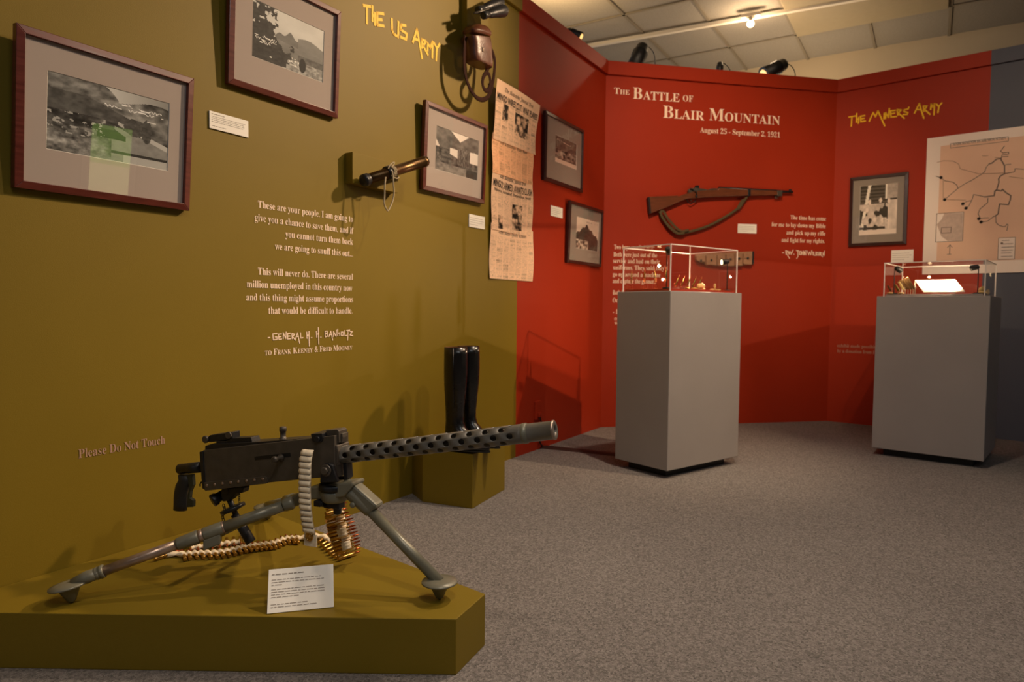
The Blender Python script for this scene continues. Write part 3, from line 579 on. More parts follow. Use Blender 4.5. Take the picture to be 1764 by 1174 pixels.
b.build('town_dots', M_dark, t)['kind'] = 'stuff'
def mrect(p, q, m, name, o=.0122):
    (u0, z1), (u1, z0) = qq(*p), qq(*q); return MB().add([WR.pt(u0, z0, o), WR.pt(u1, z0, o), WR.pt(u1, z1, o), WR.pt(u0, z1, o)], [[0, 1, 2, 3]]).build(name, m, t), (u0, u1, z0, z1)
_, r_ = mrect((197, 690), (360, 860), M_mapw, 'inset_map'); u0, u1, z0, z1 = r_
inset = [(u0+(u1-u0)*x, z0+(z1-z0)*y) for x, y in ((.28, .99), (.97, .97), (.99, .02), (.45, .02), (.2, .2), (.1, .45), (.02, .62), (.2, .8))]
MB().add([WR.pt(x, y, .0126) for x, y in inset], [list(range(8))]).build('inset_county', M_maps, t)
b = MB(); ribbon(b, [(u0, z0), (u1, z0), (u1, z1), (u0, z1), (u0, z0)], .004, lambda x, y: WR.pt(x, y, .0130)); cx, cz = u0+(u1-u0)*.38, z0+(z1-z0)*.4
ribbon(b, [(cx-.03, cz-.02), (cx+.03, cz-.02), (cx+.03, cz+.02), (cx-.03, cz+.02), (cx-.03, cz-.02)], .005, lambda x, y: WR.pt(x, y, .0130)); b.build('inset_lines', M_mapg, t)['kind'] = 'stuff'
_, r_ = mrect((588, 843), (688, 975), M_mapw, 'legend'); u0, u1, z0, z1 = r_; b = MB()
ribbon(b, [(u0, z0), (u1, z0), (u1, z1), (u0, z1), (u0, z0)], .003, pw)
printlines(b, lambda x, y: WR.pt(u0+x, z0+y, .0130), u1-u0, z1-z0, [(.86, .7, 0), (.7, .9, 0), (.55, .95, 0), (.4, .9, 0), (.28, .8, 0), (.12, .9, 0)], 9, .2, .03); b.lathe(WR.pt(u0+.02, z0+(z1-z0)*.75, .012), WR.n, [(0, .008), (.002, .008)], 8); b.build('legend_print', M_mapg, t)['kind'] = 'stuff'
(u0, z0), (u1, z1) = qq(283, 275), qq(650, 210); b = MB(); zt_ = (z0+z1)/2
zb = qq(283, 275)[1]; zt2 = qq(283, 248)[1]; ribbon(b, [(u0, zb), (u1, zb), (u1, zt2), (u0, zt2), (u0, zb)], .003, pw)
text2d(b, 'MARCHING ON BLAIR MOUNTAIN', u0+.015, u1-.015, zb+.016, (zt2-zb)*.6, pw, off=0); (ux, za), (_, zc) = qq(278, 945), qq(280, 885); ribbon(b, [(ux, za), (ux, zc)], .005, pw); ribbon(b, [(ux-.015, zc-.02), (ux, zc), (ux+.015, zc-.02)], .004, pw); ribbon(b, [(ux-.015, za), (ux+.01, za)], .004, pw); b.build('map_title', M_mapg, t)['kind'] = 'stuff'
# ------------------------------------------------------------------ pedestals
def pedestal(x, y, a, w_, d_, zb, zt_, label, cb, cz, clabel, ins=.022):
    u = V((math.cos(a), math.sin(a), 0)); v = V((-math.sin(a), math.cos(a), 0)); O = V((x, y, 0)); c = O+u*(w_/2)+v*(d_/2)
    t = thing('display_pedestal', c, label, 'pedestal', 'grey display pedestals')
    MB().box(c+V((0, 0, (zb+.045+zt_)/2)), (w_, d_, zt_-zb-.045+.0), u, v).build('body', M_ped, t, .003)
    MB().box(c+V((0, 0, (zb+.045)/2)), (w_-.11, d_-.11, zb+.045), u, v).build('toe_kick', M_black, t)
    return O, u, v, c
k1_, k2_ = .962, .972
P1 = (0.857*k1_, 3.7063*k1_, 0.6559, 0.6564*k1_, 0.3931*k1_, 0, .9+.0992*k1_); P2 = (2.7778*k2_, 3.9735*k2_, 0.8595, 0.583*k2_, 0.5981*k2_, 0, .9+.0928*k2_)
O1, U1, V1, K1 = pedestal(*P1[:5], .0, P1[6], 'slate grey pedestal nearest the centre under the cartridge case', 0, 0, '')
O2, U2, V2, K2 = pedestal(*P2[:5], .0, P2[6], 'slate grey pedestal at the right before the map', 0, 0, '')
def case(O, u, v, w_, d_, z, h, ins, label, basemat, baseh=.012):
    c = O+u*(w_/2)+v*(d_/2); W_, D_ = w_-2*ins, d_-2*ins; t = thing('display_case', c+V((0, 0, z)), label, 'display case', 'clear acrylic cases on pedestals'); th = .005
    Z = V((0, 0, 1)); cz = z+h/2
    MB().box(c+V((0, 0, z+baseh/2+.001)), (W_-.02, D_-.02, baseh), u, v).build('base_board', basemat, t, .001)
    for s in (-1, 1):
        for A, B_, L1, L2 in ((u, v, W_, D_), (v, u, D_, W_)):
            p = c+A*(s*(L1/2-.0025)); 
            MB().add([p-B_*(L2/2)+Z*(z+.001), p+B_*(L2/2)+Z*(z+.001), p+B_*(L2/2)+Z*(z+h), p-B_*(L2/2)+Z*(z+h)], [[0, 1, 2, 3]]).build('side_pane', M_acr, t)
    MB().add([c+u*(i*W_/2)+v*(j*D_/2)+Z*(z+h) for i, j in ((-1, -1), (1, -1), (1, 1), (-1, 1))], [[0, 1, 2, 3]]).build('top_pane', M_acr, t)
    for i, j in ((-1, -1), (1, -1), (1, 1), (-1, 1)):
        p = c+u*(i*(W_/2-.002))+v*(j*(D_/2-.002)); MB().box(p+Z*(z+h/2), (.005, .005, h), u, v).build('glued_edge', M_edge, t)
    for j in (-1, 1): MB().box(c+v*(j*(D_/2-.002))+Z*(z+h), (W_, .005, .005), u, v).build('glued_edge', M_edge, t); MB().box(c+u*(j*(W_/2-.002))+Z*(z+h), (.005, D_, .005), u, v).build('glued_edge', M_edge, t)
    return t
case(O1, U1, V1, P1[3], P1[4], P1[6], .245, .02, 'clear acrylic case with standing cartridges on the nearer pedestal', M_red)
case(O2, U2, V2, P2[3], P2[4], P2[6], .205, .03, 'clear acrylic case with a bright white paper on the right pedestal', M_ped)
M_lens = mat('lit_lamp_lens', (255, 225, 170), .3, emit=((255, 215, 150), 25))
def caselamp(base, head, aim, label, power, deg=110, hr=.016):
    t = thing('case_lamp', base, label, 'lamp', 'small black lamps inside the cases'); base = V(base); head = V(head); d = (V(aim)-head).normalized()
    MB().lathe(base, (0, 0, 1), [(0, .022), (.005, .022), (.008, .006)], 16).build('foot', M_black, t)
    MB().tube([base+V((0, 0, .005)), base.lerp(V((base.x, base.y, head.z)), .8), V((base.x, base.y, head.z-.01)), head-d*.02], .0028, 8).build('stem', M_black, t)
    MB().lathe(head-d*.028, d, [(0, .008), (.006, hr*.9), (.03, hr), (.044, hr*1.05)], 16, cap=True).build('lamp_head', M_black, t)
    MB().lathe(head+d*.0165, d, [(0, hr*.8), (.001, hr*.8)], 12).build('lens', M_lens, t)
    spot(head+d*.022, aim, power, deg, (1, .74, .46), .35, .006, 'case_spot')
zc1 = P1[6]+.014; zc2 = P2[6]+.014
def on1(px, z=None):   # point on case 1 floor under pixel column
    return None
L1b = O1+U1*.63+V1*.10+V((0, 0, zc1)); caselamp(L1b, L1b+V((-.018, .0, .170)), V((-.1, 3.95, 1.02)), 'small black case lamp at the right end of the cartridge case', 16, 130)
L1c = O1+U1*.05+V1*.07+V((0, 0, zc1)); caselamp(L1c, L1c+V((.01, .01, .20)), O1+U1*.33+V1*.2+V((0, 0, zc1)), 'small black case lamp behind the front corner of the cartridge case', 2.0, 80)
L2a = O2+U2*.06+V2*.50+V((0, 0, zc2)); caselamp(L2a, L2a+V((.02, -.01, .15)), O2+U2*.3+V2*.3+V((0, 0, zc2)), 'small black case lamp at the left end of the paper case', 3.5, 100)
L2b = O2+U2*.07+V2*.07+V((0, 0, zc2)); caselamp(L2b, L2b+V((-.02, .01, .15)), V((2.2, 5.0, 1.0)), 'small black case lamp at the right end of the paper case', 14, 140)
# cartridges ------------------------------------------------------
def cart_mesh(L_=.085, R_=.0056):
    a = MB().lathe((0, 0, 0), (0, 0, 1), [(0, R_*.8), (.0005, R_), (.002, R_), (.0025, R_*.86), (.0035, R_*.98), (L_*.58, R_*.90), (L_*.66, R_*.66), (L_*.75, R_*.64)], 12)
    b = MB().lathe((0, 0, L_*.745), (0, 0, 1), [(0, R_*.60), (L_*.10, R_*.58), (L_*.19, R_*.34), (L_*.245, R_*.08), (L_*.255, .0002)], 12)
    return a, b
def tomesh(mb, name, m):
    me = bpy.data.meshes.new(name); me.from_pydata([tuple(v) for v in mb.v], [], mb.f); me.polygons.foreach_set('use_smooth', mb.sm); me.materials.append(m); return me
ca_, cb_ = cart_mesh(); CASE = tomesh(ca_, 'cartridge', M_brass); BUL = tomesh(cb_, 'bullet', M_copper)
def frame_m(p, z, x=None):
    z = z.normalized(); a, b = basis(z); return Matrix(((a.x, b.x, z.x, p.x), (a.y, b.y, z.y, p.y), (a.z, b.z, z.z, p.z), (0, 0, 0, 1)))
def place_cart(parent, p, d, scale=1.0):
    o = bpy.data.objects.new('cartridge', CASE); C.objects.link(o); o.parent = parent
    m = frame_m(p-root_loc(parent), d); m = m @ Matrix.Scale(scale, 4) if scale != 1 else m
    o.matrix_local = m; b = bpy.data.objects.new('bullet', BUL); C.objects.link(b); b.parent = o; return o
def stand_cart(p, lean, label, h=.05, s=.9, grp='cartridges on wire stands'):
    t = thing('cartridge_on_stand', p, label, 'cartridge', grp); p = V(p)
    mb = MB()
    for dx in (-.006, .006): mb.tube([p+U1*dx, p+U1*dx+V((0, 0, h))], .0012, 6)
    mb.lathe(p, (0, 0, 1), [(0, .012), (.002, .012)], 12); mb.build('stand', M_copper, t)
    place_cart(t, p+V((0, 0, h-.02)), V(lean), s)
fl1 = lambda u, v, dz=0: O1+U1*u+V1*v+V((0, 0, zc1+dz))
fl2 = lambda u, v, dz=0: O2+U2*u+V2*v+V((0, 0, zc2+dz))
stand_cart(fl1(.06, .33), (.02, 0, 1), 'standing brass cartridge farthest left in the nearer case', .055)
stand_cart(fl1(.08, .25), (0, .03, 1), 'standing brass cartridge second from the left in the nearer case', .06)
stand_cart(fl1(.09, .18), (-.1, 0, 1), 'standing brass cartridge on twin red wires beside the corner lamp', .06)
stand_cart(fl1(.20, .20), (0, 0, 1), 'tall standing brass cartridge just past the case corner post', .07)
for k in range(5):
    stand_cart(fl1(.16+.05*k, .10), (.38, .12, 1), ['leaning brass cartridge nearest the front corner post', 'leaning brass cartridge second in the slanted row', 'leaning brass cartridge in the middle of the slanted row', 'leaning brass cartridge fourth in the slanted row', 'leaning brass cartridge at the far end of the slanted row'][k], .035, .8, 'slanted row of cartridges')
M_bone = mat('pale_yellow_stone', (205, 175, 110), .6, noise=.3, scale=60)
def lump(p, r, sc, label, cat='artefact', m=None, grp=None):
    mb = MB().ball((0, 0, 0), r, 14, sc)
    rr = random.Random(int(r*1e5)+len(label))
    for v in mb.v: v *= (1+.12*math.sin(v.x*300+rr.random())+.1*math.sin(v.y*240+v.z*200))
    zmin = min(v.z for v in mb.v)
    for i, v in enumerate(mb.v): mb.v[i] = v+V(p)-V((0, 0, zmin))
    o = mb.build('relic_fragment', m or M_bone); 
    # give it its own origin
    c = V(p)
    for v in o.data.vertices: v.co -= c
    o.location = c; tag(o, label, cat, grp); return o
def flatbar(p, q, w_, h_, label, m, name='bone_point', cat='artefact', grp=None):
    p = V(p); q = V(q); d = (q-p); l = d.length; d.normalize(); s = V((0, 0, 1)).cross(d).normalized()
    pts = [p-s*w_*.5, p+d*(l*.8)-s*w_*.5, q, p+d*(l*.75)+s*w_*.5, p+s*w_*.4]
    o = MB().prism([x-p for x in pts], (0, 0, h_)).build(name, m, None, .0008); o.location = p; return tag(o, label, cat, grp)
lump(fl1(.36, .08), .022, (1, .8, .8), 'rounded yellow stone fragment at the middle of the nearer case')
lump(fl1(.42, .12), .014, (1.5, 1, .5), 'flat dark-edged fragment right of the rounded stone')
lump(fl1(.28, .06), .012, (2, 1, .5), 'long low brass-coloured fragment left of the rounded stone', m=M_brass)
flatbar(fl1(.42, .055), fl1(.55, .085), .02, .008, 'long pale blade lying toward the right case lamp', M_bone)
lump(fl1(.485, .08, .008), .009, (.7, .7, 1.6), 'tiny upright pale plug standing behind the blade')
lump(fl1(.20, .05), .010, (1.6, 1, .5), 'small brass scrap on the case floor near the corner post', m=M_brass)
# case 2 contents: V2 axis runs away to the left of the picture
t = thing('document', fl2(.10, .20), 'bright white paper on a sloped stand in the right-hand case', 'document')
pa = [fl2(.06, .13, .01), fl2(.06, .34, .01), fl2(.13, .40, .085), fl2(.13, .19, .085)]
MB().prism(pa, (0, 0, .002)).build('paper', mat('bright_white_paper', (250, 245, 230), .6), t)
mb = MB()
for q_ in (pa[2], pa[3]): mb.cyl(q_, (q_.x, q_.y, zc2), .002, n=6)
mb.build('stand', M_bare, t)
def leaner(u, v, h, L_, w_, m, label, grp=None, name='relic_tool', tilt=(.0, .55, 1)):
    p = fl2(u, v); t = thing(name, p, label, 'artefact', grp); mb = MB()
    for k in (-1, 1): mb.tube([p+V2*(k*.006), p+V2*(k*.006)+V((0, 0, h))], .001, 6)
    mb.build('stand', M_bare, t); d = (V2*tilt[1]+V((0, 0, tilt[2]))).normalized(); a = U2.cross(d)
    q = p+V((0, 0, h-.02)); MB().box(q+d*(L_/2), (w_, .006, L_), a.normalized(), U2, d).build('blade', m, t, .0015)
for k in range(5): leaner(.12+.012*k, .40+.016*k, .05, .085-.005*k, .011, M_oldbrass, ['slanted brass clip in the paper case, nearest the paper', 'slanted brass clip second from the paper', 'slanted brass clip in the middle of the bundle', 'slanted brass clip fourth from the paper', 'slanted brass clip farthest from the paper'][k], 'bundle of brass clips on wires')
leaner(.10, .455, .045, .06, .012, M_bone, 'pale slanted peg left of the brass clips')
leaner(.12, .485, .04, .045, .014, M_brass, 'short round-topped brass piece between the pegs and the left lamp')
leaner(.10, .525, .04, .04, .010, M_oldbrass, 'small dark brass hook piece beside the left lamp')
lump(fl2(.05, .46), .012, (1.2, 2, .4), 'flat tan scrap lying before the slanted peg')
lump(fl2(.05, .52), .012, (1.2, 2, .4), 'flat tan scrap lying before the left case lamp')
lump(fl2(.06, .045), .014, (1.5, 1.2, .5), 'tan fragment at the right corner of the paper case')
lump(fl2(.17, .06), .016, (1, 1, 1.3), 'upright tan fragment behind the right case lamp')
lump(fl2(.34, .05), .012, (1, 1, 1.2), 'small tan fragment near the side pane of the paper case')
# ------------------------------------------------------------------ plinth of the gun and its card
ZP = .14
bc = hz(485, 885, ZP); Pw = WL.P+WL.d*((bc-WL.P).dot(WL.d)); FO = V((-.1308, 1.6313, 0)); FU = hz(836, 1022, ZP); FU.z = 0; Pw.z = 0
s0 = (1.65-WL.P.y)/WL.d.y; FL = WL.P+WL.d*s0; FL.z = 0
off = WL.n*.002
pl_ = MB().prism([FL+off, FO, FU, Pw+off], (0, 0, ZP)).build('plinth', M_olive, None, .002); tag(pl_, 'low olive-painted platform under the machine gun', 'plinth')
cb0, cb1 = hz(460, 1057, ZP+.001), hz(575, 1045, ZP+.001)
dd = (cb1-cb0); wd_ = dd.length; dd.normalize(); bk = V((-dd.y, dd.x, 0)); upc = (V((0, 0, 1))*.80+bk*.60).normalized(); hcard = .108
t = thing('caption_card', (cb0+cb1)/2, 'tilted white text card standing on the olive platform before the gun', 'card', 'white caption cards')
cn = dd.cross(upc).normalized()
MB().box((cb0+cb1)/2+upc*(hcard/2), (wd_, .003, hcard), dd, cn, upc).build('card', M_card, t, .0006)
mb = MB(); printlines(mb, lambda x, y: cb0+dd*x+upc*y+cn*.0022, wd_, hcard, [(.86, .56, 1), (.74, .88, 0), (.68, .9, 0), (.62, .25, 0), (.52, .88, 0), (.46, .9, 0), (.40, .88, 0), (.34, .52, 0), (.18, .64, 0), (.12, .8, 0)], 21, .05, .014); mb.build('printed_text', M_ink, t)
mb = MB(); q_ = (cb0+cb1)/2+upc*(hcard*.8); mb.prism([q_-cn*.002, (cb0+cb1)/2-cn*.002+upc*.01, V((q_.x, q_.y, ZP+.001))+bk*.03], dd*.02); mb.build('easel_back', M_card, t)
# ------------------------------------------------------------------ boot box and boots
BO = V((-.1714, 3.0175, 0)); ba = 1.1631; bu = V((math.cos(ba), math.sin(ba), 0)); bv_ = V((-math.sin(ba), math.cos(ba), 0)); BH = .246
BU, BV = BO+bu*.3564, BO+bv_*.258
bw0 = hz(712, 850, 0); BWl = WL.P+WL.d*((bw0-WL.P).dot(WL.d))+off; BWr = WL.P+WL.d*((BU-WL.P).dot(WL.d))+off
for p in (BWl, BWr): p.z = 0
tag(MB().prism([BO, BU, BWr, BWl, BV], (0, 0, BH)).build('plinth', M_olive, None, .002), 'small olive-painted box against the wall under the black boots', 'plinth')
def boot(px, py, label, yaw, sx=1):
    b = hz(px, py, BH); t = thing('riding_boot', b, label, 'boot', 'pair of tall black boots'); F = V((math.cos(yaw), math.sin(yaw), 0)); Sd = V((-F.y, F.x, 0)); k = 1.0
    prof = [(.004, .062, .118, .036), (.016, .062, .120, .038), (.032, .056, .112, .038), (.052, .040, .090, .036), (.075, .018, .066, .033), (.100, .004, .050, .032), (.125, 0, .044, .031), (.16, 0, .044, .032), (.22, .001, .048, .038), (.29, .003, .054, .044), (.36, .004, .056, .047), (.43, .004, .055, .047), (.462, .004, .054, .047)]
    rs = []
    for z, cx, a, bb in prof:
        r = []
        for i in range(24):
            th = 2*math.pi*i/24; c, s_ = math.cos(th), math.sin(th); wob = 1+.03*math.sin(z*90+3*th)*(.1 < z < .2); taper = 1-.25*max(0, c)*(z < .06)
            r.append(b+F*(cx+a*c*wob)+Sd*(bb*s_*taper*wob)+V((0, 0, z+.012)))
        rs.append(r)
    mb = MB(); mb.rings(rs, cap=False); mb.f.append(list(range(24))[::-1]); mb.sm.append(False); o = mb.build('shaft', M_boot, t)
    m = o.modifiers.new('s', 'SOLIDIFY'); m.thickness = .003; m.offset = -1
    li = [[b+(p-b)*1 for p in rs[-1]]]; ctr = sum((p for p in rs[-1]), V((0, 0, 0)))/24
    MB().rings([[ctr+(p-ctr)*.93 for p in rs[-1]], [ctr+(p-ctr)*.9-V((0, 0, .12)) for p in rs[-1]]], cap=False).build('lining', M_tan, t)
    so = MB(); out = []
    for i in range(28):
        th = 2*math.pi*i/28; c, s_ = math.cos(th), math.sin(th); out.append(b+F*(.062+.122*c)+Sd*(.040*s_*(1-.25*max(0, c)-.15*(c < -.2)*0-.18*math.exp(-((c+.15)/.25)**2)))+V((0, 0, .010)))
    so.prism(out, (0, 0, .006)); so.build('sole', M_black, t)
    so = MB(); so.prism([b+F*x+Sd*y for x, y in ((-.055, -.025), (.0, -.028), (.0, .028), (-.055, .025))], (0, 0, .016)); so.build('heel', M_black, t, .003)
    # pull seam down the shaft
    MB().tube([b+Sd*(-.049)*s2+F*.02+V((0, 0, z)) for z, s2 in ((.20, .80), (.28, .93), (.36, 1.0), (.47, 1.0))], .0018, 6).build('side_seam', M_boot, t)
boot(783, 776, 'tall black leather riding boot standing nearer the camera on the olive box', -.45)
boot(805, 768, 'tall black leather riding boot standing behind its twin on the olive box', -.55)
# ------------------------------------------------------------------ machine gun (gun plane through the pintle)
PH = math.radians(20); GA = V((math.cos(PH), -math.sin(PH), 0)); GN = V((-math.sin(PH), -math.cos(PH), 0)); G0 = V((-.461, 1.858, .4))
def GP(px, py, o=0): return hplane(px, py, G0+GN*o, GN)
z1_ = lambda x, y: (290+x/4.514, 720+y/4.514)
def G1(x, y, o=0): return GP(*z1_(x, y), o)
def plate(pts, o, th, zt=True): return [G1(x, y, o) for x, y in pts], GN*(-th)
tripod_c = hz(590, 960, ZP); tripod_c = V((G0.x, G0.y, ZP))
T = thing('tripod', tripod_c, 'grey-green steel three-legged tripod standing on the olive platform', 'tripod')
GUN = thing('machine_gun', G1(760, 350, 0), 'dark air-cooled machine gun with perforated barrel jacket on the tripod', 'gun')
HW = .034
r_ = MB(); pts, vec = plate([(265, 250), (1290, 135), (1296, 470), (1180, 462), (790, 500), (278, 520)], HW, 2*HW); r_.prism(pts, vec); r_.build('receiver', M_steel, GUN, .002)
r_ = MB(); pts, vec = plate([(283, 252), (285, 215), (330, 200), (650, 186), (1050, 158), (1140, 150), (1140, 160)], HW-.006, 2*HW-.012); r_.prism(pts, vec); r_.build('top_cover', M_black_steel, GUN, .002)
r_ = MB(); pts, vec = plate([(1105, 122), (1195, 118), (1200, 160), (1190, 185), (1150, 190), (1120, 180)], HW+.004, 2*HW+.008); r_.prism(pts, vec); r_.lathe(G1(1152, 165, HW+.010), -GN, [(0, .008), (.02, .009)], 14); r_.build('feed_cover_hinge', M_black_steel, GUN, .0015)
r_ = MB(); pts, vec = plate([(240, 262), (268, 255), (285, 560), (262, 545)], HW+.003, 2*HW+.006); r_.prism(pts, vec); r_.build('back_plate', M_black_steel, GUN, .0015)
r_ = MB(); pts, vec = plate([(275, 500), (745, 452), (768, 465), (770, 503), (760, 508), (285, 565)], HW+.004, .006); sp_ = r_; r_.prism(pts, vec); pts, vec = plate([(275, 500), (745, 452), (768, 465), (770, 503), (760, 508), (285, 565)], -HW+.002, .006); r_.prism(pts, vec); lp = r_.build('side_plate', M_steel, GUN, .001)
for x, y in ((300, 522), (362, 515), (422, 507), (484, 500), (545, 492), (608, 487), (670, 480), (735, 472)):
    c = G1(x, y, HW+.004); MB().lathe(c, GN, [(0, .0045), (.0012, .0042), (.0022, .002)], 12).build('rivet', M_bare, GUN)
r_ = MB(); c0, c1 = G1(672, 312, HW+.0004), G1(950, 282, HW+.0004); r_.box((c0+c1)/2, ((c1-c0).length, .0012, .010), (c1-c0).normalized(), GN, (c1-c0).normalized().cross(GN)); r_.build('bolt_slot', M_black, GUN)
c = G1(878, 305, HW+.002); MB().lathe(c, GN, [(0, .010), (.004, .010), (.008, .006), (.022, .006), (.024, .009), (.032, .009), (.034, .006)], 16).build('bolt_handle', M_steel, GUN)
r_ = MB(); c = G1(892, 178, 0); r_.lathe(c, (0, 0, 1), [(0, .011), (.010, .011), (.011, .008), (.028, .008), (.029, .010), (.040, .010), (.042, .007)], 16); r_.build('cover_latch', M_steel, GUN)
# rear sight
r_ = MB(); pts, vec = plate([(370, 205), (372, 178), (450, 176), (500, 155), (640, 148), (652, 186), (600, 196)], .018, .036); r_.prism(pts, vec); sb = r_.build('rear_sight', M_black_steel, GUN, .0015)
r_ = MB(); pts, vec = plate([(295, 160), (320, 132), (495, 108), (497, 158), (440, 172), (330, 186), (300, 182)], .016, .032); r_.prism(pts, vec); r_.build('sight_leaf', M_black_steel, sb, .0015)
r_ = MB(); r_.lathe(G1(280, 166, .022), -GN, [(0, .009), (.002, .011), (.008, .011), (.009, .006), (.04, .006)], 16); r_.lathe(G1(462, 132, .024), -GN, [(0, .010), (.006, .010), (.007, .005), (.02, .005)], 16); r_.build('sight_knob', M_steel, sb)
r_ = MB(); pts, vec = plate([(1225, 95), (1310, 88), (1325, 100), (1330, 190), (1290, 200), (1285, 140), (1228, 135)], .020, .04); r_.prism(pts, vec); pts, vec = plate([(1322, 120), (1352, 118), (1356, 150), (1345, 190), (1322, 200)], .012, .024); r_.prism(pts, vec); r_.build('front_cover_post', M_steel, GUN, .0015)
# grip
c0, c1 = G1(82, 395, 0), G1(262, 378, 0); r_ = MB().lathe(c0, c1-c0, [(0, .012), (.003, .0155), ((c1-c0).length*.42, .0155), ((c1-c0).length*.43, .0165), ((c1-c0).length, .0165)], 20); r_.build('buffer_tube', M_black_steel, GUN)
sec = [(122, 440, .016), (128, 480, .017), (112, 520, .020), (100, 570, .0195), (94, 620, .019), (94, 670, .0195), (92, 712, .0195)]
rs = []
for x, y, hwid in sec:
    c = G1(x, y, 0); rs.append([c+GA*(hwid*1.22*math.cos(2*math.pi*i/20))+GN*(.014*math.sin(2*math.pi*i/20)) for i in range(20)])
MB().rings(rs).build('pistol_grip', mat('black_rubber', (34, 33, 32), .6, noise=.1), GUN)
r_ = MB(); pts, vec = plate([(140, 440), (185, 436), (190, 520), (168, 570), (162, 620), (190, 640), (188, 690), (140, 692), (148, 600), (160, 540)], .006, .012); r_.prism(pts, vec); r_.build('grip_frame', mat('dark_green_steel', (44, 48, 38), .5), GUN, .001)
MB().tube([G1(x, y, 0) for x, y in ((275, 488), (255, 498), (246, 515), (248, 530))], .0022, 8).build('trigger', M_black_steel, GUN)
# barrel jacket with round holes
A0 = GP(577, 784); A1 = GP(909, 745.4); A2 = GP(956.5, 739.8); JA = (A1-A0).normalized(); L0 = (A1-A0).length; RJ = .0244
hB0 = (GP(602, 781.1)-A0).dot(JA); hB1 = (GP(883, 748.3)-A0).dot(JA); pit = (hB1-hB0)/11
JB = JA.cross(V((0, 0, 1))).normalized(); JB = JB if JB.dot(GN) > 0 else -JB; JC = JA.cross(JB); JC = JC if JC.z > 0 else -JC
def cylp(s, th, r=RJ): return A0+JA*s+JB*(r*math.cos(th))+JC*(r*math.sin(th))
j = MB(); arc = 2*math.pi/8; s_start = hB0-pit/2
def cell(sc, thc):
    o = []
    q = [(-.5, -.5), (-.25, -.5), (0, -.5), (.25, -.5), (.5, -.5), (.5, -.25), (.5, 0), (.5, .25), (.5, .5), (.25, .5), (0, .5), (-.25, .5), (-.5, .5), (-.5, .25), (-.5, 0), (-.5, -.25)]
    out = [cylp(sc+x*pit, thc+y*arc) for x, y in q]; rh = .0086; inn = []
    for x, y in q:
        a = math.atan2(y, x); inn.append(cylp(sc+rh*math.cos(a), thc+rh*math.sin(a)/RJ))
    j.add(out+inn, [[i, (i+1) % 16, 16+(i+1) % 16, 16+i] for i in range(16)], True)
def half(s0_, s1_, thc, nx):
    for a in range(nx):
        for b in range(4):
            x0 = s0_+(s1_-s0_)*a/nx; x1 = s0_+(s1_-s0_)*(a+1)/nx; t0 = thc+(-.5+b/4)*arc; t1 = t0+arc/4
            j.add([cylp(x0, t0), cylp(x1, t0), cylp(x1, t1), cylp(x0, t1)], [[0, 1, 2, 3]], True)
for r in range(8):
    thc = r*arc
    if r % 2 == 0:
        for k in range(12): cell(s_start+pit*(k+.5), thc)
    else:
        half(s_start, s_start+pit/2, thc, 2)
        for k in range(11): cell(s_start+pit*(k+1), thc)
        half(s_start+11.5*pit, s_start+12*pit, thc, 2)
    half(0, s_start, thc, 1); half(s_start+12*pit, L0, thc, 1)
import bmesh
jo = j.build('barrel_jacket', M_park2, GUN)
bm = bmesh.new(); bm.from_mesh(jo.data); bmesh.ops.remove_doubles(bm, verts=bm.verts, dist=1e-5); bmesh.ops.recalc_face_normals(bm, faces=bm.faces); bm.to_mesh(jo.data); bm.free()
m = jo.modifiers.new('s', 'SOLIDIFY'); m.thickness = .0028; m.offset = -1
MB().cyl(A0, A2+JA*-.01, .0125, n=20).build('barrel', mat('dull_barrel_steel', (74, 70, 64), .5, metal=.2), GUN)
LM = (A2-A1).length
MB().lathe(A1-JA*.012, JA, [(0, RJ+.0002), (.001, RJ+.0012), (.010, RJ+.0012), (.012, RJ-.0008), (.016, RJ-.0008)], 32, cap=False).build('jacket_ring', M_park, GUN)
MB().lathe(A1, JA, [(0, RJ-.0012), (LM-.006, RJ-.0016), (LM-.005, RJ-.0004), (LM-.0015, RJ-.0004), (LM, RJ-.003), (LM, .010), (LM-.02, .009)], 32, cap=False).build('muzzle_bearing', M_park2, GUN)
MB().lathe(A1+JA*(LM-.0045), JA, [(0, RJ), (.003, RJ), (.0045, RJ-.002)], 32, cap=False).build('muzzle_rim', M_bare, GUN)
r_ = MB(); pts, vec = plate([(1283, 205), (1310, 210), (1320, 260), (1315, 345), (1290, 395)], HW-.004, 2*HW-.008); r_.prism(pts, vec); r_.build('trunnion_block', M_steel, GUN, .003)
# marking on the receiver
mb = MB()
def gtxt(s, x0, x1, y0_, y1_, cap):
    a, b = G1(x0, y0_, HW+.0006), G1(x1, y1_, HW+.0006); d = b-a
    text2d(mb, s, 0, d.length, 0, cap, lambda x, y: a+d.normalized()*x+V((0, 0, y)), lambda q_: q_, off=0)
M_mark = mat('worn_white_marking', (92, 84, 72), .8)
gtxt('U.S.', 326, 345, 303, 301, .004); gtxt('MACHINE GUN CAL', 326, 462, 322, 306, .0042); gtxt('.30', 475, 502, 305, 302, .0042); gtxt('M1919 A4', 332, 405, 345, 338, .0042); gtxt('No 30', 335, 403, 366, 361, .0042); gtxt('INSPECTED', 445, 512, 326, 321, .003)
mb.build('stamped_marking', M_mark, GUN)
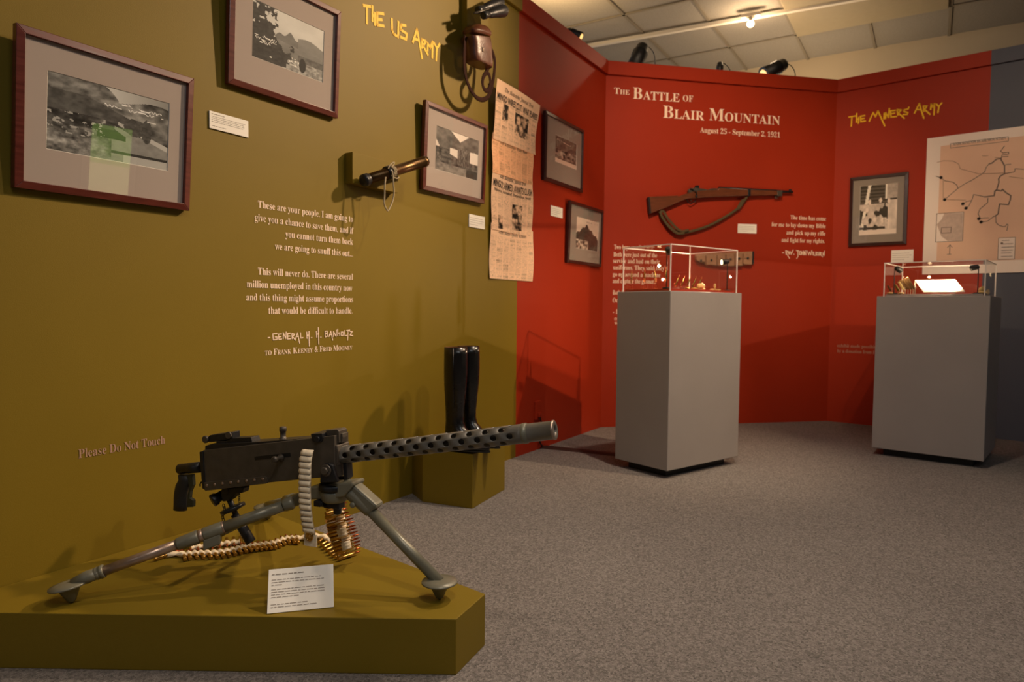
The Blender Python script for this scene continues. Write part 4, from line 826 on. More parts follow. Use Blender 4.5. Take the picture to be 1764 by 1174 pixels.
# yoke (pintle) ----------------------------------------------------
YK = M_black_steel; r_ = MB()
pts, vec = plate([(1183, 400), (1190, 372), (1215, 352), (1250, 352), (1275, 370), (1286, 410), (1300, 450), (1312, 490), (1312, 500), (1178, 500)], HW+.014, .012); r_.prism(pts, vec); r_.build('yoke_cheek', YK, T, .002)
r_ = MB(); pts, vec = plate([(1183, 400), (1190, 372), (1215, 352), (1250, 352), (1275, 370), (1286, 410), (1300, 450), (1390, 450), (1392, 500), (1178, 500)], -HW-.002, .012); r_.prism(pts, vec)
pts, vec = plate([(1355, 345), (1382, 340), (1392, 470), (1365, 490)], .012, .03); r_.prism(pts, vec); r_.build('yoke_cheek', YK, T, .002)
cb = G1(1292, 505, 0); r_ = MB().lathe(cb-V((0, 0, .018)), (0, 0, 1), [(0, .036), (.004, .043), (.016, .043), (.020, .038)], 28); r_.build('pintle_base', YK, T)
c = G1(1228, 405, HW+.014); r_ = MB().lathe(c, GN, [(0, .0165), (.003, .0165), (.004, .015)], 22); r_.lathe(c+GN*.004, GN, [(0, .0105), (.007, .0105), (.008, .009)], 6); r_.build('pintle_bolt', M_steel, T)
# tripod head and legs --------------------------------------------
HZ = cb.z-.018
foot_f = hz(757, 1031.6, ZP); foot_n = hz(124.5, 1037.5, ZP)
ax2 = V((-GA.x, -GA.y, 0)); vn = V((foot_n.x-G0.x, foot_n.y-G0.y, 0)); comp = ax2*vn.dot(ax2); foot_far = V((G0.x, G0.y, 0))+comp*2-vn; foot_far = V((foot_far.x, foot_far.y, ZP))
r_ = MB()
pts, vec = plate([(1090, 535), (1180, 525), (1400, 500), (1425, 498), (1440, 520), (1410, 560), (1360, 610), (1280, 628), (1110, 635), (1085, 600)], .030, .060); r_.prism(pts, vec); r_.lathe(V((cb.x, cb.y, HZ-.045)), (0, 0, 1), [(.012, .030), (.018, .036), (.045, .040)], 24)
r_.build('tripod_head', M_park, T, .008)
q4 = lambda x, y: (500+x/4.89, 820+y/4.89)
def onseg(P, Q_, px):
    """point of the segment P-Q that shows in pixel column px"""
    lo, hi = 0., 1.
    f = lambda t: 882+FPX*((P.lerp(Q_, t)-EYE).dot(RT))/((P.lerp(Q_, t)-EYE).dot(FW))
    s = 1 if f(1) > f(0) else -1
    for _ in range(40):
        m_ = (lo+hi)/2
        if (f(m_)-px)*s < 0: lo = m_
        else: hi = m_
    return P.lerp(Q_, lo)
LF0 = GP(602, 841, 0); LF1 = foot_f+V((0, 0, .046)); dF = (LF1-LF0).normalized()
e1 = onseg(LF0, LF1, 636); l1 = MB().tube([LF0-dF*.02, LF0+dF*.02, e1, e1+dF*.008], [.020, .024, .0195, .0175], 20); sk = l1.build('leg_socket', M_park, T)
r_ = MB(); pts = [GP(*q4(x, y), .020) for x, y in ((455, 60), (500, 40), (725, 240), (722, 262), (640, 340), (590, 300), (540, 260), (490, 190), (440, 130))]; r_.prism(pts, GN*(-.040)); r_.build('leg_bracket', M_park, T, .007)
for x, y in ((528, 240),): c = GP(*q4(x, y), .022); MB().lathe(c, GN, [(0, .008), (.004, .008), (.007, .004)], 14).build('bracket_bolt', M_park, T)
lg = MB().tube([e1, LF1], .0148, 20); lgf = lg.build('leg', M_park, T)
def foot(tip, leg, tilt=V((0, 0, 1)), R_=.047):
    MB().lathe(tip+V((0, 0, 0)), tilt, [(0, .002), (.006, .010), (.036, .024), (.042, .030), (.043, R_-.004), (.045, R_), (.049, R_-.001), (.052, .028), (.055, .014)], 30).build('foot', M_park, leg)
foot(foot_f, lgf)
# near rear leg
LN0 = GP(556, 846, .01); LN1 = foot_n+V((.0, 0, .052)); dN = (LN1-LN0).normalized()
q3 = lambda x: 70+x/4.89
nA, nB, nC, nD, nE, nF, nG = [onseg(LN0, LN1, p) for p in (515, 487, 383, 351, 343, 305, 176)]
r_ = MB(); r_.prism([G1(x, y, .026) for x, y in ((888, 640), (925, 618), (1015, 578), (1100, 540), (1130, 560), (1120, 632), (1020, 676), (940, 706), (905, 712), (890, 690))], GN*(-.040)); r_.tube([nB-dN*.03, nB], [.0190, .0172], 16); r_.build('leg_socket', M_park, T, .006)
leg = MB().tube([nB, nC], .0152, 20).build('leg', M_park, T)
MB().tube([nC+dN*-.004, nC, nD+dN*-.004, nD], [.0160, .0178, .0182, .0170], 20).build('sleeve', M_park, leg)
MB().tube([nC-dN*.006, nC+dN*.0], [.0172, .0172], 20).build('sleeve_band', M_bare, leg)
MB().tube([nD, nE], [.0168, .0168], 20).build('clamp_band', M_bare, leg)
MB().tube([nE, nE+dN*.004, nF-dN*.004, nF], [.0165, .0185, .0165, .0150], 20).build('sleeve', M_park, leg)
MB().tube([nF, nG], .0132, 20).build('inner_tube', M_bare, leg)
MB().lathe(nG-dN*.006, dN, [(0, .0150), (.002, .0172), (.010, .0172), (.011, .0150), (.016, .0165), (.020, .0165), (.024, .0145)], 20).build('collar', M_park, leg)
MB().tube([nG, nG.lerp(LN1, .5), LN1], [.0142, .0165, .010], 16, flat=1.1).build('foot_socket', M_park, leg)
foot(foot_n, leg, (V((0, 0, 1))*.985+V((-.17, 0, 0))).normalized())
# far rear leg
LR0 = GP(556, 846, -.02); LR1 = foot_far+V((0, 0, .052)); dR = (LR1-LR0).normalized()
leg = MB().tube([LR0, LR0.lerp(LR1, .12), LR0.lerp(LR1, .14), LR0.lerp(LR1, .5)], [.018, .018, .0150, .0150], 16).build('leg', M_park, T)
MB().tube([LR0.lerp(LR1, .48), LR0.lerp(LR1, .60)], .0178, 16).build('sleeve', M_park, leg); MB().tube([LR0.lerp(LR1, .60), LR1], .0130, 16).build('inner_tube', M_park, leg); foot(foot_far, leg)
# traversing bar between the rear legs
ta, tb = onseg(LN0, LN1, 366), LR0.lerp(LR1, .5)
ta = ta-V((0, 0, .018)); r_ = MB().tube([ta, tb], .0075, 12); tv = r_.build('traversing_bar', M_park, T)
MB().box(ta+V((0, 0, -.006)), (.045, .03, .03), dN, dN.cross(V((0, 0, 1))).normalized()).build('bar_bracket', M_park, tv, .004)
# elevating gear
TE = M_black_steel; pk = MB()
c = G1(338, 645, .02); pk.lathe(c, (G1(430, 590, -.01)-c), [(0, .010), (.001, .0185), (.004, .0195), (.014, .0185), (.018, .0150), (.040, .0140), (.050, .010)], 22); pk.build('elevating_handwheel', TE, T)
pk = MB(); pk.lathe(G1(440, 566, .016), -GN, [(0, .012), (.004, .0135), (.012, .0135), (.016, .010), (.035, .009)], 18); pk.build('lock_knob', TE, T)
pk = MB(); pts, vec = plate([(410, 550), (560, 528), (585, 540), (575, 580), (520, 590), (470, 640), (420, 650), (405, 600)], .014, .028); pk.prism(pts, vec); pk.build('elevating_yoke', TE, T, .003)
pa_, pb_, pc_ = G1(462, 600, -.004), G1(540, 790, -.012), G1(645, 965, -.02)
pb2 = pb_; MB().tube([pa_, G1(500, 690, -.01), pb_], .0085, 14).build('elevating_screw', TE, T)
dsc = G1(502, 702, -.01); dx_ = (pb_-pa_).normalized(); MB().lathe(dsc-dx_*.008, dx_, [(0, .020), (.002, .036), (.006, .037), (.012, .036), (.015, .018)], 26).build('scale_dial', TE, T)
MB().lathe(pb_, (pc_-pb_), [(-.02, .011), (0, .0125), (.01, .0145), ((pc_-pb_).length-.004, .0150), ((pc_-pb_).length, .0135)], 20).build('screw_housing', TE, T)
mb = MB()
for k in range(7):
    c = G1(430+8*math.sin(k), 680+18*k, .012); mb.tube([c+GA*(.004*math.cos(a))+V((0, 0, .006*math.sin(a))) for a in [i*math.pi/4 for i in range(9)]], .0011, 5)
for k in range(5):
    c = G1(552, 575+17*k, .014); mb.tube([c+GA*(.003*math.cos(a))+V((0, 0, .006*math.sin(a))) for a in [i*math.pi/4 for i in range(9)]], .0009, 5)
mb.build('pin_chain', TE, T)
mb = MB(); c = G1(1180, 655, .02); mb.box(c, (.022, .03, .016), GA, GN); mb.lathe(G1(1215, 660, .02), -GA, [(0, .011), (.02, .011)], 14); mb.box(G1(1290, 662, 0), (.05, .03, .022), GA, GN); mb.lathe(G1(1315, 645, .0), (0, 0, -1), [(0, .012), (.035, .011)], 14); mb.build('pintle_latch', TE, T, .002)
# ------------------------------------------------------------------ ammunition belt
BT = thing('ammunition_belt', hz(520, 938, ZP), 'cream cloth belt of brass cartridges curling over the platform below the gun', 'ammunition')
ctl = [((1088, 244), .058), ((1070, 330), .066), ((1066, 450), .070), ((1065, 570), .070), ((1070, 690), .070), ((1083, 800), .066), ((1098, 880), .062), ((1108, 935), .058)]
path = [G1(x, y, o) for (x, y), o in ctl]
def cr(P, n):
    out = []
    for i in range(len(P)-1):
        a, b, c, d = P[max(i-1, 0)], P[i], P[i+1], P[min(i+2, len(P)-1)]
        for k in range(n):
            t = k/n; out.append(.5*((2*b)+(c-a)*t+(2*a-5*b+4*c-d)*t*t+(3*b-a-3*c+d)*t**3))
    return out+[P[-1]]
pp = cr(path, 24); LL = [0]
for a, b in zip(pp[:-1], pp[1:]): LL.append(LL[-1]+(b-a).length)
HWB = .0178; mb = MB(); ring = []
loops = 14
for p, s in zip(pp, LL):
    ph = (s/LL[-1]*1.0)*(loops+1); bul = .0068*abs(math.sin(math.pi*ph))**.6 if s < LL[-1]*.93 else 0
    wv = HWB*(1+.0*math.sin(ph))
    ring.append([p-GA*wv-GN*.001, p-GA*wv+GN*(.001+bul*.8), p-GA*wv*.5+GN*(.002+bul), p+GN*(.002+bul), p+GA*wv*.5+GN*(.002+bul), p+GA*wv+GN*(.001+bul*.8), p+GA*wv-GN*.001])
mb.rings(ring, smooth=True); mb.build('belt_tail', M_cloth, BT)
endp = path[-1]; MB().box(endp+GN*.001+V((0, 0, -.004)), (.040, .004, .034), GA, GN).build('end_tab', M_cloth, BT, .001)
gc = G1(1098, 918, .058+.004); gm = MB(); gm.lathe(gc, GN, [(0, .0125), (.003, .0125), (.0045, .0105), (.003, .009), (.0025, .004), (.005, .0035)], 24); gm.build('grommet', M_brass, BT)
# stitching lines of the tail
mb = MB()
for k in range(loops):
    s = (k+.0)/(loops+1)*LL[-1]; i = min(range(len(LL)), key=lambda i_: abs(LL[i_]-s))
    if k: mb.box(pp[i]+GN*.0045, (HWB*1.9, .0008, .0010), GA, GN)
mb.build('stitching', mat('blue_grey_thread', (110, 104, 100), .9), BT)
# lying row: bases toward the viewer (pixels of the case heads)
bases = [(120, 1098), (170, 1090), (226, 1082), (276, 1082), (334, 1084), (385, 1080), (432, 1075), (478, 1072), (525, 1058), (568, 1048), (610, 1032), (650, 1027), (692, 1022), (730, 1018), (768, 1012), (803, 1011), (838, 1006), (873, 998), (908, 978), (940, 960), (982, 968), (1022, 968)]
rowp = []; zr = ZP+.0085
for i, (x, y) in enumerate(bases): rowp.append(hz(*z1_(x, y), zr))
CL = .085
def strip(points, dirs, name='belt_strip', k0=.40, k1=.66, th=.0072, lo=.25):
    """webbing wrapped round each cartridge: a scalloped band"""
    mb = MB(); ring = []; n = len(points)
    for i in range(n-1):
        for s in range(6):
            t = s/6; p = points[i].lerp(points[i+1], t); d = dirs[i].lerp(dirs[i+1], t).normalized(); tan = (points[i+1]-points[i]).normalized(); nn = tan.cross(d).normalized()
            b = th*max(lo, abs(math.cos(math.pi*t))**.7)
            ring.append([p+d*(CL*k0)+nn*b, p+d*(CL*k1)+nn*b*.9, p+d*(CL*k1)-nn*b*.9, p+d*(CL*k0)-nn*b])
    mb.rings(ring); mb.build(name, M_cloth, BT)
dirs = []
for i in range(len(rowp)):
    a = rowp[max(i-1, 0)]; b = rowp[min(i+1, len(rowp)-1)]; tn = (b-a).normalized(); d = V((-tn.y, tn.x, 0)); d = d if d.y > 0 else -d; dirs.append(V((d.x*1.0-.18, d.y, .02)).normalized())
dirs = [sum((dirs[max(0, min(len(dirs)-1, i+k))] for k in range(-6, 7)), V((0, 0, 0))).normalized() for i in range(len(dirs))]
rowp = [(rowp[max(0, i-1)]+rowp[i]*2+rowp[min(len(rowp)-1, i+1)])/4 for i in range(len(rowp))]
for p, d in zip(rowp, dirs): place_cart(BT, p, d)
strip(rowp, dirs)
# left-hand turn and the returning row
tc_ = rowp[0]+dirs[0]*.085+V((-.005, .0, 0)); tp = []; td = []
for k in range(1, 6):
    a = math.pi*(1.5-.2*k)+.1; d = V((-math.cos(a), -math.sin(a), 0)); p = tc_-d*(.085+.012*0); tp.append(V((p.x, p.y, zr))); td.append(d)
for p, d in zip(tp, td): place_cart(BT, p, d)
strip([rowp[0]]+tp, [dirs[0]]+td)
bk_ = []; bd = []
p0 = tp[-1]; e_ = hz(*z1_(560, 925), zr)
for k in range(1, 9):
    p = V((tc_.x-.02, tc_.y+.06, zr)).lerp(e_, k/8.); bk_.append(p); bd.append(V((.45, -1, 0)).normalized()*1)
for p, d in zip(bk_, bd): place_cart(BT, p+V((0, 0, .001)), d)
strip(bk_, bd)
# right-hand turn: cases fanned toward the viewer, then the climb to the feedway
turn = [((1075, 960), -.35, 0), ((1125, 950), -.2, 0), ((1172, 962), .1, 0), ((1190, 985), .3, .0), ((1208, 1005), .42, .0), ((1228, 1026), .50, .0), ((1250, 1048), .58, 0), ((1272, 1066), .62, 0), ((1296, 1082), .66, 0), ((1320, 1094), .70, 0)]
tp = []; td = []
for (x, y), yw, _ in turn:
    tp.append(hz(*z1_(x, y), zr)); a = math.pi/2-yw; td.append(V((math.cos(a), math.sin(a), .03)).normalized())
for p, d in zip(tp, td): place_cart(BT, p, d)
strip([rowp[-1]]+tp, [dirs[-1]]+td)
hang_b = [(1315, 1075), (1302, 1048), (1290, 1020), (1280, 995), (1268, 968), (1258, 942), (1248, 915), (1243, 888), (1236, 862), (1232, 835), (1226, 800), (1222, 770), (1222, 740), (1232, 705), (1250, 672)]
hang_t = [(1500, 1000), (1500, 975), (1498, 950), (1494, 925), (1488, 900), (1478, 876), (1468, 852), (1462, 828), (1452, 800), (1440, 775), (1425, 752), (1410, 728), (1395, 700), (1392, 680), (1390, 655)]
hp, hd = [], []; n_ = len(hang_b)
for i in range(n_):
    k = i/(n_-1); dep = 1.955+.03*k; b_ = z1_(*hang_b[i]); t_ = z1_(*hang_t[i])
    fpt = lambda px, py, dd_: EYE+ray(px, py)*(dd_/ray(px, py).dot(V((0, 1, 0))))
    pb = fpt(*b_, dep-.01); zz = max(pb.z, zr+.001); pb.z = zz
    # tip depth so that the cartridge keeps its real length
    best = None
    for q_ in range(60):
        pt_ = fpt(*t_, dep-.06+.003*q_); e = abs((pt_-pb).length-CL)
        if best is None or e < best[0]: best = (e, pt_)
    d = (best[1]-pb).normalized(); hp.append(pb); hd.append(d)
for p, d in zip(hp, hd): place_cart(BT, p, d)
strip(hp, hd, k0=.34, k1=.64, th=.0125, lo=.88)
# ------------------------------------------------------------------ telescope on its bracket
tb_ = thing('mounting_bracket', WL.pt(-2.45, 1.41, 0), 'olive-painted board with a peg holding the brass telescope', 'bracket')
MB().box(WL.pt(-2.51, 1.476, .022), (.285, .042, .128), WL.d, WL.n).build('back_board', M_olive, tb_, .001)
MB().cyl(WL.pt(-2.47, 1.462, .05), WL.pt(-2.47, 1.462, .065), .006, n=8).build('peg', M_black_steel, tb_)
TP0 = hplane(626, 311, WL.P+WL.n*.078, WL.n); TP1 = hplane(733, 277.5, WL.P+WL.n*.115, WL.n); TPd = TP1-TP0; tl = TPd.length
tel = thing('telescope', TP0.lerp(TP1, .5), 'old brass spyglass with string tied round it, pointing past the tent photograph', 'telescope')
q3b = lambda f: TP0+TPd*f
MB().lathe(TP0, TPd, [(-.004, .014), (0, .0255), (.014, .0265), (.016, .023), (.024, .0265), (.030, .022)], 22).build('eyepiece', M_black_steel, tel)
MB().lathe(q3b(.05), TPd, [(0, .021), (tl*.30, .0225), (tl*.31, .0250), (tl*.34, .0250), (tl*.345, .0240), (tl*.36, .0265), (tl*.40, .0265), (tl*.41, .0230), (tl*.90, .0235), (tl*.905, .0250), (tl*.95, .0245)], 26).build('body_tube', M_oldbrass, tel)
MB().lathe(q3b(.34), TPd, [(0, .026), (.004, .0300), (.018, .0300), (.022, .026)], 22).build('draw_ring', M_black_steel, tel)
MB().lathe(q3b(.66)-V((0, 0, .019)), TPd, [(0, .006), (.03, .006)], 10).build('swivel_lug', M_black_steel, tel)
rp = MB()
for k in range(4): c = q3b(.40+.012*k); a_, b_ = basis(TPd); rp.tube([c+a_*(.0285*math.cos(i*math.pi/8))+b_*(.0285*math.sin(i*math.pi/8))+TPd*(.0006*i) for i in range(17)], .0022, 6)
z3_ = lambda x, y: (580+x/4.517, 160+y/4.517)
loop = [(430, 605), (438, 650), (442, 720), (446, 780), (432, 850), (402, 912), (388, 905), (370, 860), (372, 790), (374, 720), (380, 655)]
rp.tube(cr([hplane(*z3_(x, y), WL.P+WL.n*.125, WL.n) for x, y in loop], 6), .0034, 6)
rp.tube(cr([hplane(*z3_(x, y), WL.P+WL.n*.125, WL.n) for x, y in ((400, 590), (415, 560), (440, 540), (448, 548), (425, 580))], 6), .0026, 6)
rp.tube(cr([hplane(*z3_(x, y), WL.P+WL.n*.12, WL.n) for x, y in ((425, 640), (450, 660), (470, 665), (485, 655))], 6), .003, 6)
rp.build('string', M_cord, tel)
# ------------------------------------------------------------------ binoculars, board, leather case
bb = thing('mounting_bracket', WL.pt(-1.66, 2.29, 0), 'olive-painted board behind the binoculars, running up to the wall top', 'bracket')
MB().box(WL.pt(-1.73, 2.44, .018), (.20, .036, .31), WL.d, WL.n).build('back_board', M_olive, bb, .001)
z2_ = lambda x, y: (560+x/4.1925, y/4.1925)
bn = thing('binoculars', hplane(843, 14, WL.P+WL.n*.11, WL.n), 'black field binoculars tilted on the olive board above the leather case', 'binoculars')
def B(x, y, o): return hplane(*z2_(x, y), WL.P+WL.n*o, WL.n)
MB().tube([B(1262, 30, .10), B(1262, 30, .036)], .006, 8).build('support_peg', M_black_steel, bn)
for (a, b, o) in (((1100, 75), (1262, 20), .11), ((1140, 112), (1290, 78), .15)):
    p, q_ = B(*a, o), B(*b, o); d = q_-p; l = d.length
    MB().lathe(p, d, [(0, .014), (.004, .019), (l*.14, .019), (l*.15, .015), (l*.30, .015), (l*.34, .021), (l*.55, .024), (l*.75, .029), (l*.97, .032), (l, .030)], 24).build('barrel', M_black_steel, bn)
p, q_ = B(1180, 50, .115), B(1205, 95, .15); MB().tube([p, q_], .009, 12).build('bridge', M_black_steel, bn); p = B(1075, 95, .13); MB().tube([p, B(1200, 65, .13)], .006, 10).build('focus_rod', M_steel, bn)
lc = thing('leather_case', B(1100, 370, .08), 'worn brown leather binocular case with open lid and looped strap', 'case')
def Bq(pts, o): return [B(x, y, o) for x, y in pts]
body = MB(); rs = []
for (xl, xr, y, yr) in ((1025, 1160, 262, 245+35), (1035, 1168, 300, 320), (1040, 1172, 380, 410), (1045, 1178, 432, 470), (1060, 1172, 445, 500)):
    pl2, pr2 = B(xl, y, .10), B(xr, yr, .10); c = (pl2+pr2)/2; hw = (pr2-pl2)/2
    rs.append([c+hw*(math.copysign(abs(math.cos(t))**.5, math.cos(t)))+WL.n*(.045*math.copysign(abs(math.sin(t))**.5, math.sin(t))) for t in [2*math.pi*i/24 for i in range(24)]])
body.rings(rs).build('case_body', M_leather, lc, .003)
lid = MB(); rs = []
for (xl, yl, xr, yr, s, o) in ((1030, 240, 1160, 280, .045, .085), (1025, 215, 1168, 262, .05, .085), (1040, 190, 1170, 240, .045, .08), (1065, 178, 1150, 205, .035, .075), (1090, 176, 1120, 184, .015, .07)):
    a, b = B(xl, yl, o), B(xr, yr, o); c = (a+b)/2; hw = (b-a)/2
    rs.append([c+hw*(math.copysign(abs(math.cos(t))**.6, math.cos(t)))+WL.n*(s*math.copysign(abs(math.sin(t))**.6, math.sin(t))) for t in [2*math.pi*i/24 for i in range(24)]])
lid.rings(rs).build('case_lid', M_leather, lc, .002)
MB().box(B(1142, 358, .147), (.012, .004, .02), WL.d, WL.n).build('buckle', M_bare, lc, .001)
for pts in ([(1015, 262), (1008, 340), (1005, 430), (1010, 520), (1030, 600), (1060, 660), (1095, 705), (1135, 720), (1170, 705), (1195, 660), (1212, 590), (1222, 520), (1226, 440), (1212, 380), (1190, 345)], [(1165, 520), (1142, 560), (1138, 610), (1155, 650), (1180, 648), (1195, 600), (1185, 540), (1165, 515), (1190, 470), (1205, 420), (1195, 360)]):
    MB().tube(cr(Bq(pts, .095), 6), .0125, 8, flat=.25, nrm=WL.n).build('strap', M_strap, lc)
MB().tube([B(1100, 230, .03), B(1100, 230, .001)], .004, 8).build('hook', M_black_steel, lc)
# ------------------------------------------------------------------ rifle on the title wall
zr_ = lambda x, y: (1100+x/6.3, 300+y/6.3)
def R_(x, y, o=.03): return hplane(*zr_(x, y), WC.P+WC.n*o, WC.n)
RF = thing('rifle', R_(800, 210), 'walnut-stocked bolt-action rifle hung level on the red title wall', 'rifle')
st = [(112, 250), (130, 240), (410, 230), (445, 238), (520, 208), (620, 180), (860, 165), (870, 145), (1190, 165), (1505, 178), (1515, 225), (1190, 232), (900, 242), (700, 252), (620, 262), (560, 262), (520, 268), (480, 285), (330, 350), (135, 425), (122, 400)]
MB().prism([R_(x, y, .052) for x, y in st], WC.n*(-.038)).build('stock', M_wood, RF, .006)
MB().prism([R_(x, y, .053) for x, y in ((106, 248), (122, 244), (140, 424), (124, 430))], WC.n*(-.040)).build('butt_plate', M_black_steel, RF, .002)
MB().tube([R_(870, 155, .033), R_(1510, 185, .033), R_(1672, 193, .033)], [.014, .0115, .0085], 14).build('barrel', M_black_steel, RF)
rv = MB().prism([R_(x, y, .046) for x, y in ((540, 175), (560, 150), (620, 145), (700, 155), (760, 168), (790, 152), (865, 152), (865, 178), (620, 195), (545, 200))], WC.n*(-.026)); rv.build('receiver', M_steel, RF, .002)
bo = MB().tube([R_(560, 160, .045), R_(590, 162, .062), R_(632, 190, .070), R_(630, 235, .068)], [.005, .0045, .0045, .006], 10); bo.ball(R_(630, 240, .068), .010); bo.build('bolt_handle', M_black_steel, RF)
MB().prism([R_(x, y, .044) for x, y in ((622, 120), (655, 118), (662, 150), (618, 152))], WC.n*(-.02)).build('rear_sight', M_black_steel, RF, .001)
MB().prism([R_(x, y, .040) for x, y in ((1640, 160), (1660, 160), (1668, 185), (1632, 188))], WC.n*(-.01)).build('front_sight', M_black_steel, RF, .001)
for x0, x1 in ((1190, 1222), (1508, 1565)):
    MB().prism([R_(x, y, .055) for x, y in ((x0, 160+(x0-1190)*.04), (x1, 162+(x0-1190)*.04), (x1-4, 236), (x0, 238))], WC.n*(-.044)).build('barrel_band', M_black_steel if x0 < 1300 else M_steel, RF, .003)
MB().tube([R_(x, y, .034) for x, y in ((1490, 232), (1480, 255), (1500, 262), (1520, 240))], .0035, 8).build('stacking_swivel', M_steel, RF)
MB().tube(cr([R_(x, y, .034) for x, y in ((525, 265), (535, 300), (565, 318), (605, 300), (625, 268))], 5), .0035, 8).build('trigger_guard', M_black_steel, RF); MB().tube([R_(575, 262, .034), R_(568, 285, .034), R_(575, 298, .034)], .0025, 6).build('trigger', M_steel, RF)
MB().tube(cr([R_(x, y, .032) for x, y in ((1185, 235), (1160, 270), (1110, 340), (1060, 385), (980, 440), (850, 515), (720, 575), (560, 622), (470, 635), (400, 615), (320, 550), (250, 470), (232, 405))], 5), .0105, 8, flat=.3, nrm=WC.n).build('sling', M_sling, RF)
MB().tube(cr([R_(x, y, .044) for x, y in ((545, 605), (480, 618), (430, 600), (370, 540), (310, 470), (285, 420), (265, 400), (240, 410), (250, 450), (300, 530), (350, 590), (420, 640), (500, 640))], 5), .0105, 8, flat=.3, nrm=WC.n).build('sling_fold', M_sling, RF)
MB().prism([R_(x, y, .040) for x, y in ((1062, 372), (1100, 300), (1125, 270), (1165, 262), (1150, 300), (1095, 385))], WC.n*(-.006)).build('sling_keeper', M_sling, RF, .001)
for x in (420, 1100): MB().tube([R_(x, 235 if x < 500 else 238, .03), R_(x, 235 if x < 500 else 238, 0)], .004, 8).build('wall_peg', M_black_steel, RF)
# cartridge belt on the wall behind the first case
zb_ = lambda x, y: (1040+x/6.785, 420+y/6.785)
def CBp(x, y, o=.02): return hplane(*zb_(x, y), WC.P+WC.n*o, WC.n)
CB = thing('cartridge_belt', CBp(1400, 180, 0), 'tan canvas pouch belt fixed to the red wall behind the nearer case', 'belt')
MB().prism([CBp(x, y, .012) for x, y in ((1065, 150), (1080, 120), (1200, 105), (1500, 95), (1740, 85), (1752, 235), (1600, 258), (1300, 255), (1120, 215), (1075, 190))], WC.n*(-.010)).build('belt_band', M_canvas, CB)
for k, (x0, x1) in enumerate(((1085, 1190), (1200, 1320), (1332, 1425), (1435, 1530), (1540, 1625), (1635, 1735))):
    yt = 128-(x0-1085)*.055; yb2 = [215, 248, 258, 262, 258, 245][k]
    p = MB().prism([CBp(x, y, .045) for x, y in ((x0, yt+8), (x1, yt), (x1, yb2), (x0, yb2-(6 if k else 20)))], WC.n*(-.032)).build('pouch', M_canvas, CB, .006)
    fl_ = MB().prism([CBp(x, y, .049) for x, y in ((x0+2, yt+10), (x1-2, yt+2), (x1-4, yt+58), ((x0+x1)/2, yt+86), (x0+4, yt+62))], WC.n*(-.004)).build('flap', M_canvas, p, .001)
    MB().lathe(CBp((x0+x1)/2, yt+68, .049), WC.n, [(0, .010), (.003, .009), (.005, .004)], 12).build('snap', M_black_steel, p)
MB().box(CBp(1745, 160, .014), (.012, .012, .10), WC.d, WC.n).build('end_clasp', M_black_steel, CB, .001)
# ------------------------------------------------------------------ lamps that peek over the walls, ceiling track
def peek(W, px, py, aim, label, s=1.0, off=-.14):
    P = hplane(px, py, W.P+W.n*off, W.n); t = thing('spot_lamp', V((P.x, P.y, HT)), label, 'lamp', 'black spot lamps clamped behind the wall tops')
    a = V(aim).normalized(); L_ = .15*s; r = .040*s
    MB().lathe(P-a*(L_/2), a, [(0, .012), (.004, r*.7), (.02, r*.82), (L_*.3, r*.85), (L_*.32, r), (L_*.36, r*.85), (L_*.42, r), (L_*.46, r*.85), (L_*.52, r), (L_*.56, r*.88), (L_, r*1.05)], 20).build('lamp_head', M_black, t)
    b = V((P.x, P.y, HT-.12)); MB().tube([P, P-V((0, 0, .05)), b], .008, 8).build('stem', M_black, t); MB().box(b-V((0, 0, .0)), (.06, .06, .05), W.d, W.n).build('clamp', M_black, t, .003)
    e = P-a*(L_/2); MB().tube(cr([e, e+W.d*.05-V((0, 0, .01)), e+W.d*.09-V((0, 0, .06)), e+W.d*.10-V((0, 0, .16))], 6), .0035, 6).build('cable', M_black, t)
    MB().lathe(P+a*(L_/2+.001), a, [(0, r*.7), (.002, r*.7)], 14).build('lens', mat('dim_lens', (255, 220, 160), .2, emit=((255, 200, 120), 1.2)), t)
peek(WL, 989, 58, (.5, -.2, -.3), 'black spot lamp peeping over the left wall top', .8)
peek(WC, 1100, 98, (-.35, -.3, -.8), 'black spot lamp behind the title wall, above its left end', 1.5)
peek(WC, 1240, 118, (-.1, -.3, -1), 'small twin-lit lamp top showing over the middle of the title wall', .7)
peek(WC, 1334, 119, (-.8, -.2, -.45), 'black spot lamp leaning over the title wall, near its right corner', 1.45)
al0 = 6.27; tr0 = cp(al0, -4.2, HC-.03); tr1 = cp(al0+.1, 1.2, HC-.03)
p0_, p1_ = hz(1015, 79, HC-.03), hz(1461, 1, HC-.03); td_ = (p1_-p0_).normalized(); tr0 = p0_-td_*2.2; tr1 = p1_+td_*1.6
TR = thing('light_track', (p0_+p1_)/2, 'long white lighting track under the ceiling tiles', 'track')
MB().box((tr0+tr1)/2, ((tr1-tr0).length, .045, .03), td_, td_.cross(V((0, 0, 1)))).build('rail', M_track, TR, .002)
lampP = hz(1293, 42, HC-.12)
TL = thing('track_lamp', lampP, 'lit bare ceiling lamp hanging from the white track', 'lamp')
MB().box(lampP+V((0, 0, .075)), (.16, .05, .03), td_, td_.cross(V((0, 0, 1)))).build('mount', M_track, TL, .003)
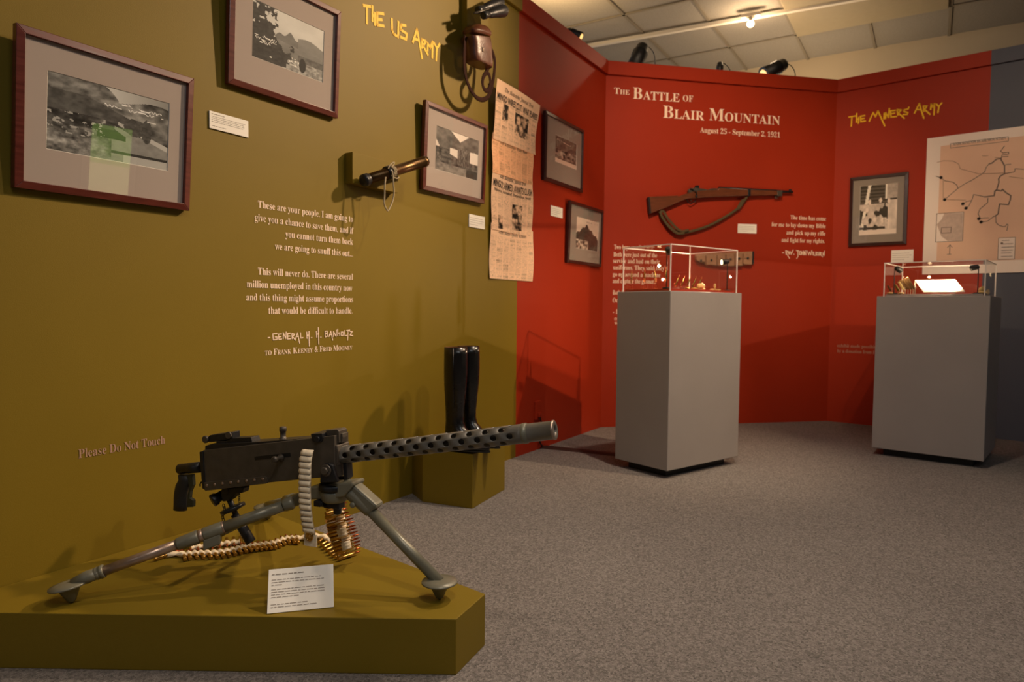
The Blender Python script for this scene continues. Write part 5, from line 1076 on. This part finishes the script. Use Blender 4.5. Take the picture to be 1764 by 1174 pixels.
MB().lathe(lampP+V((0, 0, .06)), (0, 0, -1), [(0, .014), (.03, .014), (.034, .024)], 14).build('socket', M_track, TL)
M_bulb = mat('lit_bulb', (255, 240, 200), .3, emit=((255, 222, 165), 18))
MB().ball(lampP+V((0, 0, .004)), .030, 16, (1, 1, .9)).build('bulb', M_bulb, TL)
pt = bpy.data.lights.new('bulb_glow', 'POINT'); pt.energy = 10; pt.color = WARM; pt.shadow_soft_size = .03; po = bpy.data.objects.new('bulb_glow', pt); C.objects.link(po); po.location = lampP-V((0, 0, .05))
gl = hz(940, 22, HC-.25); spot(gl-V((0, 0, .15)), gl+V((.25, .35, .6)), 45, 120, (1, .68, .34), .9, .04, 'uplight')
# ------------------------------------------------------------------ cable cover and cord on the floor
ca0, ca1 = hz(935, 770, 0), hz(1068, 784, 0); d_ = (ca1-ca0); ll = d_.length; d_.normalize(); s_ = V((-d_.y, d_.x, 0))
cc = MB().prism([ca0-s_*.04, ca0-s_*.015+V((0, 0, .012)), ca0+s_*.015+V((0, 0, .012)), ca0+s_*.04], d_*(ll+.1)).build('cable_cover', mat('dark_brown_rubber', (46, 22, 14), .6)); tag(cc, 'dark brown floor cable cover running to the nearer pedestal', 'cable cover')
oc = WL.uz(927, 706, .01)
wq = lambda px, py: (lambda u: WL.pt(u[0], max(u[1], .012), .02))(WL.uz(px, py, .02))
co = MB().tube(cr([WL.pt(oc[0], oc[1]-.03, .028), wq(931, 722), wq(935, 733), wq(934, 748), wq(930, 757), wq(932, 765), ca0+V((0, 0, .012))], 8), .0045, 8).build('power_cord', M_black); tag(co, 'thin black power cord dropping from the red wall socket', 'cord')
t = thing('wall_socket', WL.pt(*oc, 0), 'small red-painted socket plate low on the red wall', 'socket')
MB().box(WL.pt(*oc, .006), (.075, .012, .115), WL.d, WL.n).build('plate', M_red, t, .002); MB().box(WL.pt(oc[0], oc[1]-.028, .020), (.03, .020, .03), WL.d, WL.n).build('plug', M_red, t, .003)
bpy.context.view_layer.update()
